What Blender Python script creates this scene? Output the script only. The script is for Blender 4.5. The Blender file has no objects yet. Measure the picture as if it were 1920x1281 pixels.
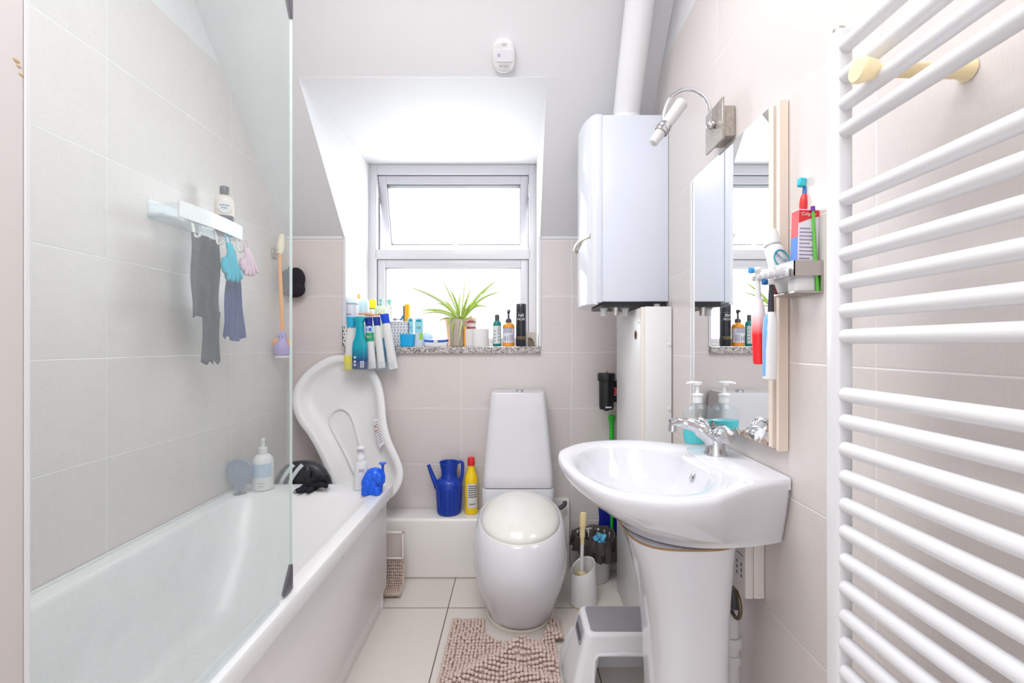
import bpy, bmesh, math, random
from mathutils import Vector, Matrix, Euler
random.seed(7)
SC = bpy.context.scene
COL = SC.collection
PI = math.pi
F = 853.0          # focal length in pixels of the 1920 px frame
EYE = 1.178        # camera height
W = Vector

# ------------------------------------------------------------------ camera
cam = bpy.data.cameras.new('camera')
cam.sensor_width = 36.0
cam.lens = F / 1920 * 36
cam.shift_x = -6 / 1920
cam.shift_y = 5.5 / 1920
cam.clip_start = 0.02
cam_o = bpy.data.objects.new('camera', cam)
COL.objects.link(cam_o)
cam_o.location = (0, 0, EYE)
cam_o.rotation_euler = (PI / 2, 0, 0)
SC.camera = cam_o

# ------------------------------------------------------------------ world, lights, exposure
wd = bpy.data.worlds.new('overcast_sky')
SC.world = wd
wd.use_nodes = True
bg = wd.node_tree.nodes['Background']
bg.inputs[0].default_value = (0.93, 0.965, 1.0, 1)
bg.inputs[1].default_value = 1.8
SC.view_settings.view_transform = 'Standard'
SC.view_settings.look = 'None'
SC.view_settings.gamma = 1.0
SC.view_settings.exposure = 0.56
SC.view_settings.use_curve_mapping = False


def area(name, loc, rot, sx, sy, power, color=(1, 1, 1)):
    l = bpy.data.lights.new(name, 'AREA')
    l.shape = 'RECTANGLE'; l.size = sx; l.size_y = sy
    l.energy = power; l.color = color
    o = bpy.data.objects.new(name, l)
    COL.objects.link(o)
    o.location = loc; o.rotation_euler = rot
    return o


SC.cycles.max_bounces = 20
SC.cycles.diffuse_bounces = 14
SC.cycles.transparent_max_bounces = 24


area('window_daylight', (-0.39, 3.15, 1.75), (-PI / 2, 0, 0), 1.0, 1.1, 17, (0.94, 0.97, 1.0))
area('ceiling_lamp_light', (-0.32, 0.62, 2.62), (0, 0, 0), 0.9, 1.4, 24, (0.97, 0.98, 1.0))
area('rear_fill_light', (-0.3, -0.95, 1.3), (PI / 2, 0, 0), 1.75, 2.4, 7, (0.98, 0.985, 1.0))  # unseen soft fill added behind the camera; no such lamp in the room

# ------------------------------------------------------------------ materials
def lin(c):
    out = []
    for v in c[:3]:
        v = v / 255.0
        out.append(v / 12.92 if v <= 0.04045 else ((v + 0.055) / 1.055) ** 2.4)
    return (*out, 1)


MATS = {}


def mat(name, rgb, rough=0.45, metal=0.0, var=0.0, vscale=30, bump=0.0, bscale=200, spec=None, trans=0.0, alpha=1.0, coat=0.0, sss=0.0, ior=None, stretch=None):
    if name in MATS:
        return MATS[name]
    m = bpy.data.materials.new(name)
    m.use_nodes = True
    nt = m.node_tree
    b = nt.nodes['Principled BSDF']
    if min(rgb) >= 225: rgb = tuple(v * .925 for v in rgb)      # real white paint and plastic reflect about 70 %
    c = lin(rgb)
    b.inputs['Base Color'].default_value = c
    b.inputs['Roughness'].default_value = rough
    b.inputs['Metallic'].default_value = metal
    if spec is not None: b.inputs['Specular IOR Level'].default_value = spec
    if trans: b.inputs['Transmission Weight'].default_value = trans
    if ior: b.inputs['IOR'].default_value = ior
    if alpha < 1: b.inputs['Alpha'].default_value = alpha
    if coat: b.inputs['Coat Weight'].default_value = coat; b.inputs['Coat Roughness'].default_value = 0.05
    if var or bump:
        tc = nt.nodes.new('ShaderNodeTexCoord')
        mp = nt.nodes.new('ShaderNodeMapping')
        if stretch: mp.inputs['Scale'].default_value = stretch
        nt.links.new(tc.outputs['Object'], mp.inputs['Vector'])
    if var:
        n = nt.nodes.new('ShaderNodeTexNoise'); n.inputs['Scale'].default_value = vscale
        n.inputs['Detail'].default_value = 4
        nt.links.new(mp.outputs[0], n.inputs['Vector'])
        mx = nt.nodes.new('ShaderNodeMix'); mx.data_type = 'RGBA'
        mx.inputs['A'].default_value = tuple(max(0, v * (1 - var)) for v in c[:3]) + (1,)
        mx.inputs['B'].default_value = tuple(min(1, v * (1 + var)) for v in c[:3]) + (1,)
        nt.links.new(n.outputs['Fac'], mx.inputs['Factor'])
        nt.links.new(mx.outputs['Result'], b.inputs['Base Color'])
    if bump:
        n2 = nt.nodes.new('ShaderNodeTexNoise'); n2.inputs['Scale'].default_value = bscale
        nt.links.new(mp.outputs[0], n2.inputs['Vector'])
        bp = nt.nodes.new('ShaderNodeBump'); bp.inputs['Strength'].default_value = bump
        bp.inputs['Distance'].default_value = 0.004
        nt.links.new(n2.outputs['Fac'], bp.inputs['Height'])
        nt.links.new(bp.outputs[0], b.inputs['Normal'])
    MATS[name] = m
    return m


def N(nt, kind, **kw):
    n = nt.nodes.new(kind)
    for k, v in kw.items():
        setattr(n, k, v)
    return n


def mth(nt, op, a, b=None, clamp=False):
    n = nt.nodes.new('ShaderNodeMath'); n.operation = op; n.use_clamp = clamp
    for i, v in enumerate((a, b)):
        if v is None: continue
        if isinstance(v, (int, float)): n.inputs[i].default_value = v
        else: nt.links.new(v, n.inputs[i])
    return n.outputs[0]


def tile_mat(name, rgb, grout, u, v, uo, vo, us, vs, gw=0.002, rough=0.3, weave=0.05):
    m = bpy.data.materials.new(name); m.use_nodes = True
    nt = m.node_tree; b = nt.nodes['Principled BSDF']
    g = N(nt, 'ShaderNodeNewGeometry'); s = N(nt, 'ShaderNodeSeparateXYZ')
    nt.links.new(g.outputs['Position'], s.inputs[0])
    def dist(ax, off, size):
        q = mth(nt, 'DIVIDE', mth(nt, 'SUBTRACT', s.outputs[ax], off), size)
        f = mth(nt, 'FRACT', q)
        return mth(nt, 'MULTIPLY', mth(nt, 'MINIMUM', f, mth(nt, 'SUBTRACT', 1.0, f)), size), mth(nt, 'FLOOR', q)
    du, iu = dist(u, uo, us); dv, iv = dist(v, vo, vs)
    dd = mth(nt, 'MINIMUM', du, dv)
    isg = mth(nt, 'LESS_THAN', dd, gw)
    # linen weave, different on each tile
    mp = N(nt, 'ShaderNodeMapping'); mp.inputs['Scale'].default_value = (1, 1, 12)
    mp2 = N(nt, 'ShaderNodeMapping'); mp2.inputs['Scale'].default_value = (12, 12, 1) if v == 2 else (12, 1, 1)
    nt.links.new(g.outputs['Position'], mp.inputs[0]); nt.links.new(g.outputs['Position'], mp2.inputs[0])
    n1 = N(nt, 'ShaderNodeTexNoise'); n1.inputs['Scale'].default_value = 38; nt.links.new(mp.outputs[0], n1.inputs['Vector'])
    n2 = N(nt, 'ShaderNodeTexNoise'); n2.inputs['Scale'].default_value = 38; nt.links.new(mp2.outputs[0], n2.inputs['Vector'])
    wv = mth(nt, 'SUBTRACT', mth(nt, 'ADD', n1.outputs['Fac'], n2.outputs['Fac']), 1.0)
    h = N(nt, 'ShaderNodeTexWhiteNoise'); h.noise_dimensions = '2D'
    cx = N(nt, 'ShaderNodeCombineXYZ'); nt.links.new(iu, cx.inputs[0]); nt.links.new(iv, cx.inputs[1]); nt.links.new(cx.outputs[0], h.inputs['Vector'])
    val = mth(nt, 'ADD', mth(nt, 'ADD', 1.0, mth(nt, 'MULTIPLY', wv, weave * 2)), mth(nt, 'MULTIPLY', mth(nt, 'SUBTRACT', h.outputs['Value'], 0.5), 0.04))
    hs = N(nt, 'ShaderNodeHueSaturation'); hs.inputs['Color'].default_value = lin(rgb)
    nt.links.new(val, hs.inputs['Value'])
    mx = N(nt, 'ShaderNodeMix'); mx.data_type = 'RGBA'
    nt.links.new(isg, mx.inputs['Factor']); nt.links.new(hs.outputs[0], mx.inputs['A']); mx.inputs['B'].default_value = lin(grout)
    nt.links.new(mx.outputs['Result'], b.inputs['Base Color'])
    b.inputs['Roughness'].default_value = rough
    hh = mth(nt, 'MULTIPLY', mth(nt, 'MINIMUM', dd, gw * 2), 1.0)
    bp = N(nt, 'ShaderNodeBump'); bp.inputs['Strength'].default_value = 0.5; bp.inputs['Distance'].default_value = 0.6
    nt.links.new(hh, bp.inputs['Height']); nt.links.new(bp.outputs[0], b.inputs['Normal'])
    MATS[name] = m
    return m


TILE = (211, 204, 201)
M_TL = tile_mat('tile_left_wall', TILE, (232, 230, 226), 1, 2, 1.366, 0.238, 0.601, 0.3, 0.0012)
M_TB = tile_mat('tile_back_wall', TILE, (232, 230, 226), 0, 2, -0.289, 0.238, 0.589, 0.3, 0.0018)
M_TR = tile_mat('tile_right_wall', TILE, (232, 230, 226), 1, 2, 0.769, 0.238, 0.601, 0.3, 0.0013)
M_FL = tile_mat('tile_floor', (214, 207, 200), (104, 90, 80), 0, 1, -0.30, 2.034, 0.6, 0.6, 0.0022, 0.35, 0.02)
M_BX = mat('ledge_tile', (250, 247, 243), 0.25)
M_PAINT = mat('white_paint', (236, 236, 238), 0.6, var=0.012, vscale=4)
M_UPVC = mat('white_upvc', (234, 234, 239), 0.3)
M_SEAL_SHADE = mat('dark_gasket_and_shade', (84, 82, 88), 0.6)  # pane gaskets, and the painted shade lines at the frame edges
M_CER = mat('white_ceramic', (231, 231, 236), 0.07, spec=0.4)
M_CERLID = mat('lid_plastic', (245, 244, 238), 0.16)
M_ACR = mat('bath_acrylic', (243, 243, 243), 0.3)
M_PANEL = mat('bath_panel', (252, 251, 252), 0.25)
M_CHROME = mat('chrome', (225, 226, 230), 0.07, metal=1)
M_STEEL = mat('brushed_steel', (196, 192, 186), 0.3, metal=1, bump=0.05, bscale=400)
M_BLACK = mat('black_plastic', (28, 28, 32), 0.4)
M_DGREY = mat('dark_grey', (74, 75, 82), 0.5)
M_WHITE = mat('white_plastic', (240, 240, 240), 0.3)
M_WHITEM = mat('white_matt', (236, 235, 233), 0.7)
M_RAIL = mat('white_enamel', (231, 231, 234), 0.2)
M_CREAM = mat('cream_plastic', (240, 222, 178), 0.3)
M_BEIGE = mat('beige_wood', (226, 211, 197), 0.45, var=0.03, vscale=10)
M_LETTER = mat('white_ink', (238, 238, 240), 0.5)
M_INK = mat('dark_ink', (60, 66, 90), 0.6)
M_GREYINK = mat('grey_ink', (150, 150, 158), 0.6)


def granite():
    m = bpy.data.materials.new('speckled_granite'); m.use_nodes = True
    nt = m.node_tree; b = nt.nodes['Principled BSDF']
    tc = N(nt, 'ShaderNodeTexCoord')
    vo = N(nt, 'ShaderNodeTexVoronoi'); vo.inputs['Scale'].default_value = 190
    nt.links.new(tc.outputs['Object'], vo.inputs['Vector'])
    n = N(nt, 'ShaderNodeTexNoise'); n.inputs['Scale'].default_value = 120; n.inputs['Detail'].default_value = 3
    nt.links.new(tc.outputs['Object'], n.inputs['Vector'])
    sp = N(nt, 'ShaderNodeSeparateColor'); nt.links.new(vo.outputs['Color'], sp.inputs[0])
    v = mth(nt, 'ADD', mth(nt, 'MULTIPLY', sp.outputs[0], 0.6), mth(nt, 'MULTIPLY', n.outputs['Fac'], 0.4))
    r = N(nt, 'ShaderNodeValToRGB')
    e = r.color_ramp.elements
    e[0].position = 0.2; e[0].color = lin((92, 86, 84)); e[1].position = 0.75; e[1].color = lin((214, 209, 206))
    k = e.new(0.45); k.color = lin((158, 151, 148))
    nt.links.new(v, r.inputs[0]); nt.links.new(r.outputs[0], b.inputs['Base Color'])
    b.inputs['Roughness'].default_value = 0.2
    return m


M_GRAN = granite()


def thin_glass(name, tint=(1, 1, 1), haze=0.0, var=0.0, hazecol=(235, 240, 238), scale=8, gloss=1.0, spots=False):
    m = bpy.data.materials.new(name); m.use_nodes = True
    nt = m.node_tree; nt.nodes.remove(nt.nodes['Principled BSDF'])
    out = nt.nodes['Material Output']
    t = N(nt, 'ShaderNodeBsdfTransparent'); t.inputs[0].default_value = (*tint, 1)
    g = N(nt, 'ShaderNodeBsdfGlossy'); g.inputs['Roughness'].default_value = 0.02
    fr = N(nt, 'ShaderNodeLayerWeight'); fr.inputs[0].default_value = 0.5
    fac = mth(nt, 'MULTIPLY', mth(nt, 'ADD', .03, mth(nt, 'MULTIPLY', mth(nt, 'POWER', fr.outputs['Facing'], 5.0), .7)), gloss)
    cur = t.outputs[0]
    if haze:
        d = N(nt, 'ShaderNodeBsdfDiffuse'); d.inputs[0].default_value = lin(hazecol)
        tr = N(nt, 'ShaderNodeBsdfTranslucent'); tr.inputs[0].default_value = lin(hazecol)
        md = N(nt, 'ShaderNodeMixShader'); md.inputs[0].default_value = 0.5
        nt.links.new(d.outputs[0], md.inputs[1]); nt.links.new(tr.outputs[0], md.inputs[2])
        tc = N(nt, 'ShaderNodeTexCoord')
        mp = N(nt, 'ShaderNodeMapping'); mp.inputs['Scale'].default_value = (1, 1, 0.45)
        nt.links.new(tc.outputs['Object'], mp.inputs[0])
        n = N(nt, 'ShaderNodeTexNoise'); n.inputs['Scale'].default_value = scale; n.inputs['Detail'].default_value = 9
        n.inputs['Roughness'].default_value = 0.7
        nt.links.new(mp.outputs[0], n.inputs['Vector'])
        hz = mth(nt, 'ADD', haze - var / 2, mth(nt, 'MULTIPLY', n.outputs['Fac'], var), True)
        if spots:
            vo = N(nt, 'ShaderNodeTexNoise'); vo.inputs['Scale'].default_value = 260; vo.inputs['Detail'].default_value = 2
            nt.links.new(tc.outputs['Object'], vo.inputs['Vector'])
            sp = mth(nt, 'MULTIPLY', mth(nt, 'GREATER_THAN', vo.outputs['Fac'], 0.64), 0.05)
            hz = mth(nt, 'ADD', hz, sp, True)
        mh = N(nt, 'ShaderNodeMixShader')
        nt.links.new(hz, mh.inputs[0]); nt.links.new(t.outputs[0], mh.inputs[1]); nt.links.new(md.outputs[0], mh.inputs[2])
        cur = mh.outputs[0]
    mx = N(nt, 'ShaderNodeMixShader')
    nt.links.new(fac, mx.inputs[0]); nt.links.new(cur, mx.inputs[1]); nt.links.new(g.outputs[0], mx.inputs[2])
    nt.links.new(mx.outputs[0], out.inputs[0])
    MATS[name] = m
    return m


M_PANE = thin_glass('window_glass', (0.98, 0.99, 0.99), gloss=0.6)
M_SCREEN = thin_glass('limescaled_shower_glass', (0.95, 0.975, 0.97), 0.11, 0.16, (236, 241, 240), 9, 0.6, True)
M_CLEAR = thin_glass('clear_plastic', (0.95, 0.97, 0.98), 0.05, 0.03, (240, 242, 245), 6, 0.9)
M_FROST = mat('frosted_glass', (244, 243, 240), 0.4, trans=0.3)
M_TRANSBLUE = thin_glass('pale_blue_plastic', (0.85, 0.9, 0.97), 0.55, 0.1, (188, 198, 214), 20, 0.8)

# ------------------------------------------------------------------ geometry helpers
class G:
    def __init__(s):
        s.bm = bmesh.new(); s.mi = 0

    def face(s, vs):
        try:
            f = s.bm.faces.new(vs); f.material_index = s.mi; return f
        except ValueError:
            return None

    def quad(s, *pts):
        return s.face([s.bm.verts.new(p) for p in pts])

    def box(s, x0, x1, y0, y1, z0, z1, bev=0.0, seg=3, M=None):
        b2 = bmesh.new()
        bmesh.ops.create_cube(b2, size=1)
        for v in b2.verts:
            v.co = W(((v.co.x + .5) * (x1 - x0) + x0, (v.co.y + .5) * (y1 - y0) + y0, (v.co.z + .5) * (z1 - z0) + z0))
        if bev:
            bmesh.ops.bevel(b2, geom=b2.edges[:], offset=bev, segments=seg, profile=0.5, affect='EDGES')
        s.merge(b2, M); return s

    def merge(s, b2, M=None):
        if M is not None: b2.transform(M)
        mp = {}
        for v in b2.verts: mp[v] = s.bm.verts.new(v.co)
        for f in b2.faces: s.face([mp[v] for v in f.verts])
        b2.free()

    def loft(s, rings, cap0=True, cap1=True, closed=True):
        rv = [[s.bm.verts.new(p) for p in r] for r in rings]
        n = len(rv[0])
        for a, b in zip(rv, rv[1:]):
            for i in range(n if closed else n - 1):
                j = (i + 1) % n
                s.face([a[i], a[j], b[j], b[i]])
        if cap0: s.face(list(reversed(rv[0])))
        if cap1: s.face(rv[-1])
        return s

    def lathe(s, prof, c=(0, 0, 0), seg=28, sx=1, sy=1, M=None, cap=True):
        rings = []
        for r, z in prof:
            r = max(r, 1e-5)
            ring = []
            for i in range(seg):
                a = 2 * PI * i / seg
                p = W((r * math.cos(a) * sx, r * math.sin(a) * sy, z))
                if M is not None: p = M @ p
                ring.append(p + W(c))
            rings.append(ring)
        return s.loft(rings, cap, cap)

    def tube(s, pts, r, seg=10, caps=True, flat=1.0):
        pts = [W(p) for p in pts]; n = len(pts)
        rr = r if isinstance(r, (list, tuple)) else [r] * n
        rings = []; up = None
        for i, p in enumerate(pts):
            t = (pts[min(i + 1, n - 1)] - pts[max(i - 1, 0)]).normalized()
            if up is None:
                up = W((0, 0, 1)) if abs(t.z) < .9 else W((1, 0, 0))
            a = up - t * up.dot(t); a.normalize(); up = a
            b = t.cross(a)
            rings.append([p + (a * math.cos(2 * PI * k / seg) + b * math.sin(2 * PI * k / seg) * flat) * rr[i] for k in range(seg)])
        return s.loft(rings, caps, caps)

    def ball(s, c, r, seg=18, M=None):
        if isinstance(r, (int, float)): r = (r, r, r)
        b2 = bmesh.new()
        bmesh.ops.create_uvsphere(b2, u_segments=seg, v_segments=max(6, seg * 2 // 3), radius=1)
        for v in b2.verts: v.co = W((v.co.x * r[0], v.co.y * r[1], v.co.z * r[2]))
        if M is not None: b2.transform(M)
        for v in b2.verts: v.co += W(c)
        s.merge(b2); return s

    def prism(s, pts, h0, h1, fn):
        """closed outline pts (a,b) extruded between h0 and h1, mapped with fn(a,b,h)"""
        return s.loft([[fn(a, b, h0) for a, b in pts], [fn(a, b, h1) for a, b in pts]])

    def text(s, txt, size, fn, align='CENTER', sx=1.0):
        cu = bpy.data.curves.new('t', 'FONT'); cu.body = txt; cu.size = size
        cu.align_x = align; cu.align_y = 'CENTER'; cu.extrude = 0.0
        ob = bpy.data.objects.new('t', cu); COL.objects.link(ob)
        dg = bpy.context.evaluated_depsgraph_get()
        me = bpy.data.meshes.new_from_object(ob.evaluated_get(dg))
        vs = [s.bm.verts.new(fn(v.co.x * sx, v.co.y)) for v in me.vertices]
        for p in me.polygons: s.face([vs[i] for i in p.vertices])
        bpy.data.objects.remove(ob); bpy.data.curves.remove(cu); bpy.data.meshes.remove(me)
        return s

    def smudge(s, n, size, fn):
        """a line of print too small to read: short dashes about as long as words"""
        x = -n * size * .3
        for k in range(n):
            w_ = size * (.3 + .25 * ((k * 7) % 3) / 2)
            for q in range(2):
                a, b = x + w_ * q / 2, x + w_ * (q + 1) / 2
                s.quad(fn(a, -size * .22), fn(b, -size * .22), fn(b, size * .22), fn(a, size * .22))
            x += w_ + size * .16
        return s

    def link(s, name, mats, parent=None, w=False, angle=40, loc=None, recalc=True):
        """w: geometry is in world space (the parent sits unrotated)"""
        if recalc: bmesh.ops.recalc_face_normals(s.bm, faces=s.bm.faces[:])
        me = bpy.data.meshes.new(name)
        if w and parent is not None:
            off = W((0, 0, 0)); q = parent
            while q is not None:
                off += q.location; q = q.parent
            for v in s.bm.verts: v.co -= off
        if w and parent is None:
            zs = [v.co for v in s.bm.verts]
            lo = W((min(v.x for v in zs), min(v.y for v in zs), min(v.z for v in zs)))
            hi = W((max(v.x for v in zs), max(v.y for v in zs), max(v.z for v in zs)))
            loc = W(((lo.x + hi.x) / 2, (lo.y + hi.y) / 2, lo.z))
            for v in s.bm.verts: v.co -= loc
        s.bm.to_mesh(me); s.bm.free()
        for p in me.polygons: p.use_smooth = True
        me.set_sharp_from_angle(angle=math.radians(angle))
        for m in (mats if isinstance(mats, (list, tuple)) else [mats]): me.materials.append(m)
        o = bpy.data.objects.new(name, me); COL.objects.link(o)
        if parent is not None: o.parent = parent
        elif loc is not None: o.location = loc
        return o


def tag(o, label, cat=None, group=None, kind=None):
    if label: o['label'] = label
    if cat: o['category'] = cat
    if group: o['group'] = group
    if kind: o['kind'] = kind
    return o


def root(name, label, cat, loc, rot=(0, 0, 0), group=None):
    o = bpy.data.objects.new(name, None); o.empty_display_size = 0.05
    COL.objects.link(o); o.location = loc; o.rotation_euler = rot
    return tag(o, label, cat, group)


def struct(o):
    o['kind'] = 'structure'; return o


def at(px, py, d):
    return W(((px - 966) * d / F, d, EYE - (py - 646) * d / F))


def catmull(pts, n=8, closed=False):
    pts = [W(p) for p in pts]; m = len(pts); out = []
    for i in range(m if closed else m - 1):
        p0 = pts[(i - 1) % m] if closed or i > 0 else pts[0]
        p1 = pts[i]; p2 = pts[(i + 1) % m]
        p3 = pts[(i + 2) % m] if closed or i + 2 < m else pts[-1]
        for k in range(n):
            t = k / n
            out.append(0.5 * ((2 * p1) + (p2 - p0) * t + (2 * p0 - 5 * p1 + 4 * p2 - p3) * t * t + (3 * p1 - p0 - 3 * p2 + p3) * t ** 3))
    if not closed: out.append(pts[-1])
    return out


def superell(cx, cy, rx, ry, p, n=48):
    out = []
    for i in range(n):
        a = 2 * PI * i / n
        c, s_ = math.cos(a), math.sin(a)
        out.append((cx + rx * math.copysign(abs(c) ** (2 / p), c), cy + ry * math.copysign(abs(s_) ** (2 / p), s_)))
    return out


def wrap(r, z0, a0=0.0, sy=1.0, eps=0.0006):
    """text coordinates onto the camera side (-y) of an upright cylinder"""
    return lambda x, y: W(((r + eps) * math.sin(x / r + a0), -(r + eps) * sy * math.cos(x / r + a0), z0 + y))


def band(g, prof, a0, a1, n=14, sx=1, sy=1):
    """label wrapped on part of a lathe; angles around -y, radians"""
    rings = []
    for r, z in prof:
        rings.append([W((r * sx * math.sin(a0 + (a1 - a0) * k / n), -r * sy * math.cos(a0 + (a1 - a0) * k / n), z)) for k in range(n + 1)])
    return g.loft(rings, False, False, closed=False)


# ================================================================== SETTING
XL, XR, YB, YF = -1.227, 0.61, 2.44, -1.0
ZT = 2.338                      # top of the side wall tiling
ZC = 2.66                       # flat ceiling
SL = 1.062


def slope_y(z):
    return 1.893 - (z - EYE - 1.161) / SL


def slope_z(y):
    return EYE + 1.161 - SL * (y - 1.893)


ZB = slope_z(YB)                # where the slope meets the back wall
DX0, DX1 = -0.92, 0.137         # dormer opening
DZ = EYE + 1.13                 # dormer soffit
YW = 2.85                       # window face
SILL = 1.166

g = G()
g.box(XL - .1, XR + .1, YF, YB + .1, -.1, 0)
struct(g.link('floor', M_FL, w=True))
for nm, x, mt in (('wall_left', XL, M_TL), ('wall_right', XR, M_TR)):
    g = G()
    a = x - .08 if x < 0 else x; b = x if x < 0 else x + .08
    g.box(a, b, YF, YB + .08, 0, ZT)
    g.mi = 1
    g.box(a - (.001 if x < 0 else -.001), b - (.001 if x < 0 else -.001), YF, YB + .08, ZT, ZC + .1)
    struct(g.link(nm, [mt, M_PAINT], w=True))
g = G()
T = .02
for (x0, x1, z0, z1) in ((XL, DX0, 0, ZB), (DX0, DX1, 0, SILL - .036), (DX1, XR, 0, ZB)):
    g.box(x0, x1, YB, YB + .06, z0, z1)
struct(g.link('wall_back', M_TB, w=True))
# sloped and flat ceiling with the dormer cut out
g = G()


def slab(x0, x1, z0, z1):
    n = W((0, .728, .686)) * .05
    A = [W((x0, slope_y(z0), z0)), W((x1, slope_y(z0), z0)), W((x1, slope_y(z1), z1)), W((x0, slope_y(z1), z1))]
    g.loft([A, [p + n for p in A]])


slab(XL, DX0, ZB, DZ); slab(DX1, XR, ZB, DZ); slab(XL, XR, DZ, ZC)
g.box(XL, XR, YF, slope_y(ZC) + .02, ZC, ZC + .05)
struct(g.link('ceiling', M_PAINT, w=True))
# dormer cheeks and soffit
yd = slope_y(DZ)
for nm, x0, x1, t0, t1 in (('wall_dormer_left', DX0 - .0005, DX0 + .004, DX0 - .05, DX0), ('wall_dormer_right', DX1 - .004, DX1 + .0005, DX1, DX1 + .05)):
    g = G()
    pr = [(YB + .075, SILL - .036), (YW + .1, SILL - .036), (YW + .1, DZ), (yd + .075, DZ), (YB + .075, ZB)]
    g.loft([[W((t0, a, b)) for a, b in pr], [W((t1, a, b)) for a, b in pr]])
    pr = [(YB - .0005, SILL - .036), (YW + .1, SILL - .036), (YW + .1, DZ + .0), (yd - .001, DZ), (YB - .0005, ZB)]
    g.loft([[W((x0, a, b)) for a, b in pr], [W((x1, a, b)) for a, b in pr]])
    struct(g.link(nm, M_PAINT, w=True))
g = G(); g.box(DX0 - .05, DX1 + .05, yd - .0005, YW + .1, DZ - .001, DZ + .05)
struct(g.link('wall_dormer_top', M_PAINT, w=True))
# rear wall behind the camera with a doorway
g = G()
g.box(XL, -.6, YF - .08, YF, 0, ZC); g.box(.3, XR, YF - .08, YF, 0, ZC); g.box(-.6, .3, YF - .08, YF, 2.15, ZC)
struct(g.link('wall_rear', M_PAINT, w=True))
g = G(); g.box(-.66, .36, YF - .3, YF - .26, 0, 2.2)
struct(g.link('wall_hall', M_PAINT, w=True))
# wall end that the shower screen is fixed to
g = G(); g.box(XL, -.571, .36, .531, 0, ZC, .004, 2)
g.mi = 1
g.box(-.572, -.5695, .5285, .5345, .3, 2.2, .001, 1)
g.mi = 2
for q, (y, z, s_) in enumerate(((.521, 1.503, .004), (.5235, 1.498, .003), (.526, 1.49, .003))):
    g.ball((-.571, y, z), (.0006, s_, s_ * .7), 8)
struct(g.link('wall_nib', [mat('nib_paint_shaded', (206, 200, 198), .7, var=.02, vscale=8), M_PAINT, mat('paint_stain', (190, 164, 130), .8)], w=True))  # same wall paint, darkened to put shade on this end
# sill
g = G(); g.box(DX0 + .015, DX1 - .002, YB - .02, YW + .02, SILL - .036, SILL, .003, 2)
struct(g.link('trim_1', M_GRAN, w=True))
# tile edge trims
g = G()
g.box(XL, DX0 + .002, YB - .004, YB, ZB - .016, ZB, .002, 1); g.box(DX1 - .002, XR, YB - .004, YB, ZB - .016, ZB, .002, 1)
g.box(DX0 - .004, DX0 + .012, YB - .004, YB + .01, SILL, ZB, .002, 1); g.box(DX1 - .012, DX1 + .004, YB - .004, YB + .01, SILL, ZB, .002, 1)
struct(g.link('trim_2', M_UPVC, w=True))

# window
win = bpy.data.objects.new('window_1', None); COL.objects.link(win); win.location = (-.39, YW, SILL); struct(win)
wx0, wx1, wz0, wz1 = DX0 + .002, DX1 - .002, SILL, DZ - .002


def frame(g, x0, x1, z0, z1, y0, y1, w, wt=None, wb=None, bev=.004):
    wt = wt or w; wb = wb or w
    g.box(x0, x0 + w, y0, y1, z0, z1, bev, 2); g.box(x1 - w, x1, y0, y1, z0, z1, bev, 2)
    g.box(x0 + w - .001, x1 - w + .001, y0, y1, z1 - wt, z1, bev, 2); g.box(x0 + w - .001, x1 - w + .001, y0, y1, z0, z0 + wb, bev, 2)
    return g


zt = EYE + (646 - 477) * YW / F     # transom centre
g = G(); frame(g, wx0, wx1, wz0, wz1, YW, YW + .07, .05, .06, .02)
g.box(wx0 + .04, wx1 - .04, YW, YW + .07, zt - .03, zt + .03, .004, 2)
g.link('outer_frame', M_UPVC, win, w=True)
# lower fixed light
lx0, lx1, lz0, lz1 = wx0 + .052, wx1 - .052, SILL + .018, zt - .031
g = G(); frame(g, lx0, lx1, lz0, lz1, YW + .012, YW + .06, .048, .05, .03)
ff = g.link('fixed_frame', mat('frame_lilac_white', (226, 225, 233), .3), win, w=True)
g = G(); frame(g, lx0 + .047, lx1 - .047, lz0 + .029, lz1 - .049, YW + .02, YW + .05, .004, bev=0)
g.link('gasket_and_shade', M_SEAL_SHADE, ff, w=True)
g = G(); g.box(lx0 + .045, lx1 - .045, YW + .03, YW + .036, lz0 + .028, lz1 - .047)
g.link('pane', M_PANE, ff, w=True)
g = G(); frame(g, lx0 - .003, lx1 + .003, lz0 - .003, lz1 + .003, YW + .011, YW + .05, .005, bev=0)
g.link('gasket_and_shade', M_SEAL_SHADE, win, w=True)  # dark line drawn in for the shade round the fixed light
# upper sash, hung at the top and pushed out at the bottom
ux0, ux1, uz0, uz1 = wx0 + .052, wx1 - .052, zt + .022, wz1 - .064
g = G(); g.box(ux0, ux1, YW + .02, YW + .07, uz1, uz1 + .008)
g.link('gasket_and_shade', M_SEAL_SHADE, win, w=True)
hs = uz1 - uz0
g = G(); frame(g, ux0 - .003, ux1 + .003, uz0 - .001, uz1 + .003, YW + .04, YW + .065, .005, bev=0)
g.link('gasket_and_shade', M_SEAL_SHADE, win, w=True)  # dark line added for the edge shadow round the sash
sash = bpy.data.objects.new('sash', None); COL.objects.link(sash); sash.parent = win
sash.location = (0, .02, uz1 - SILL); sash.rotation_euler = (math.radians(17), 0, 0)
ox = .39
g = G(); frame(g, ux0 + ox, ux1 + ox, -hs, 0, 0, .05, .05, .05, .05)
g.link('sash_frame', mat('frame_lilac_white', (226, 225, 233), .3), sash)
g = G(); frame(g, ux0 + ox + .049, ux1 + ox - .049, -hs + .049, -.049, .006, .045, .004, bev=0)
g.link('gasket_and_shade', M_SEAL_SHADE, sash)
g = G(); g.box(ux0 + ox + .046, ux1 + ox - .046, .02, .026, -hs + .046, -.046)
g.link('pane', M_PANE, sash)
g = G(); g.box(ux0 + ox + .05, ux1 + ox - .05, .03, .045, -.075, -.05, .003, 2)
g.link('glazing_bead', M_UPVC, sash)
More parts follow.
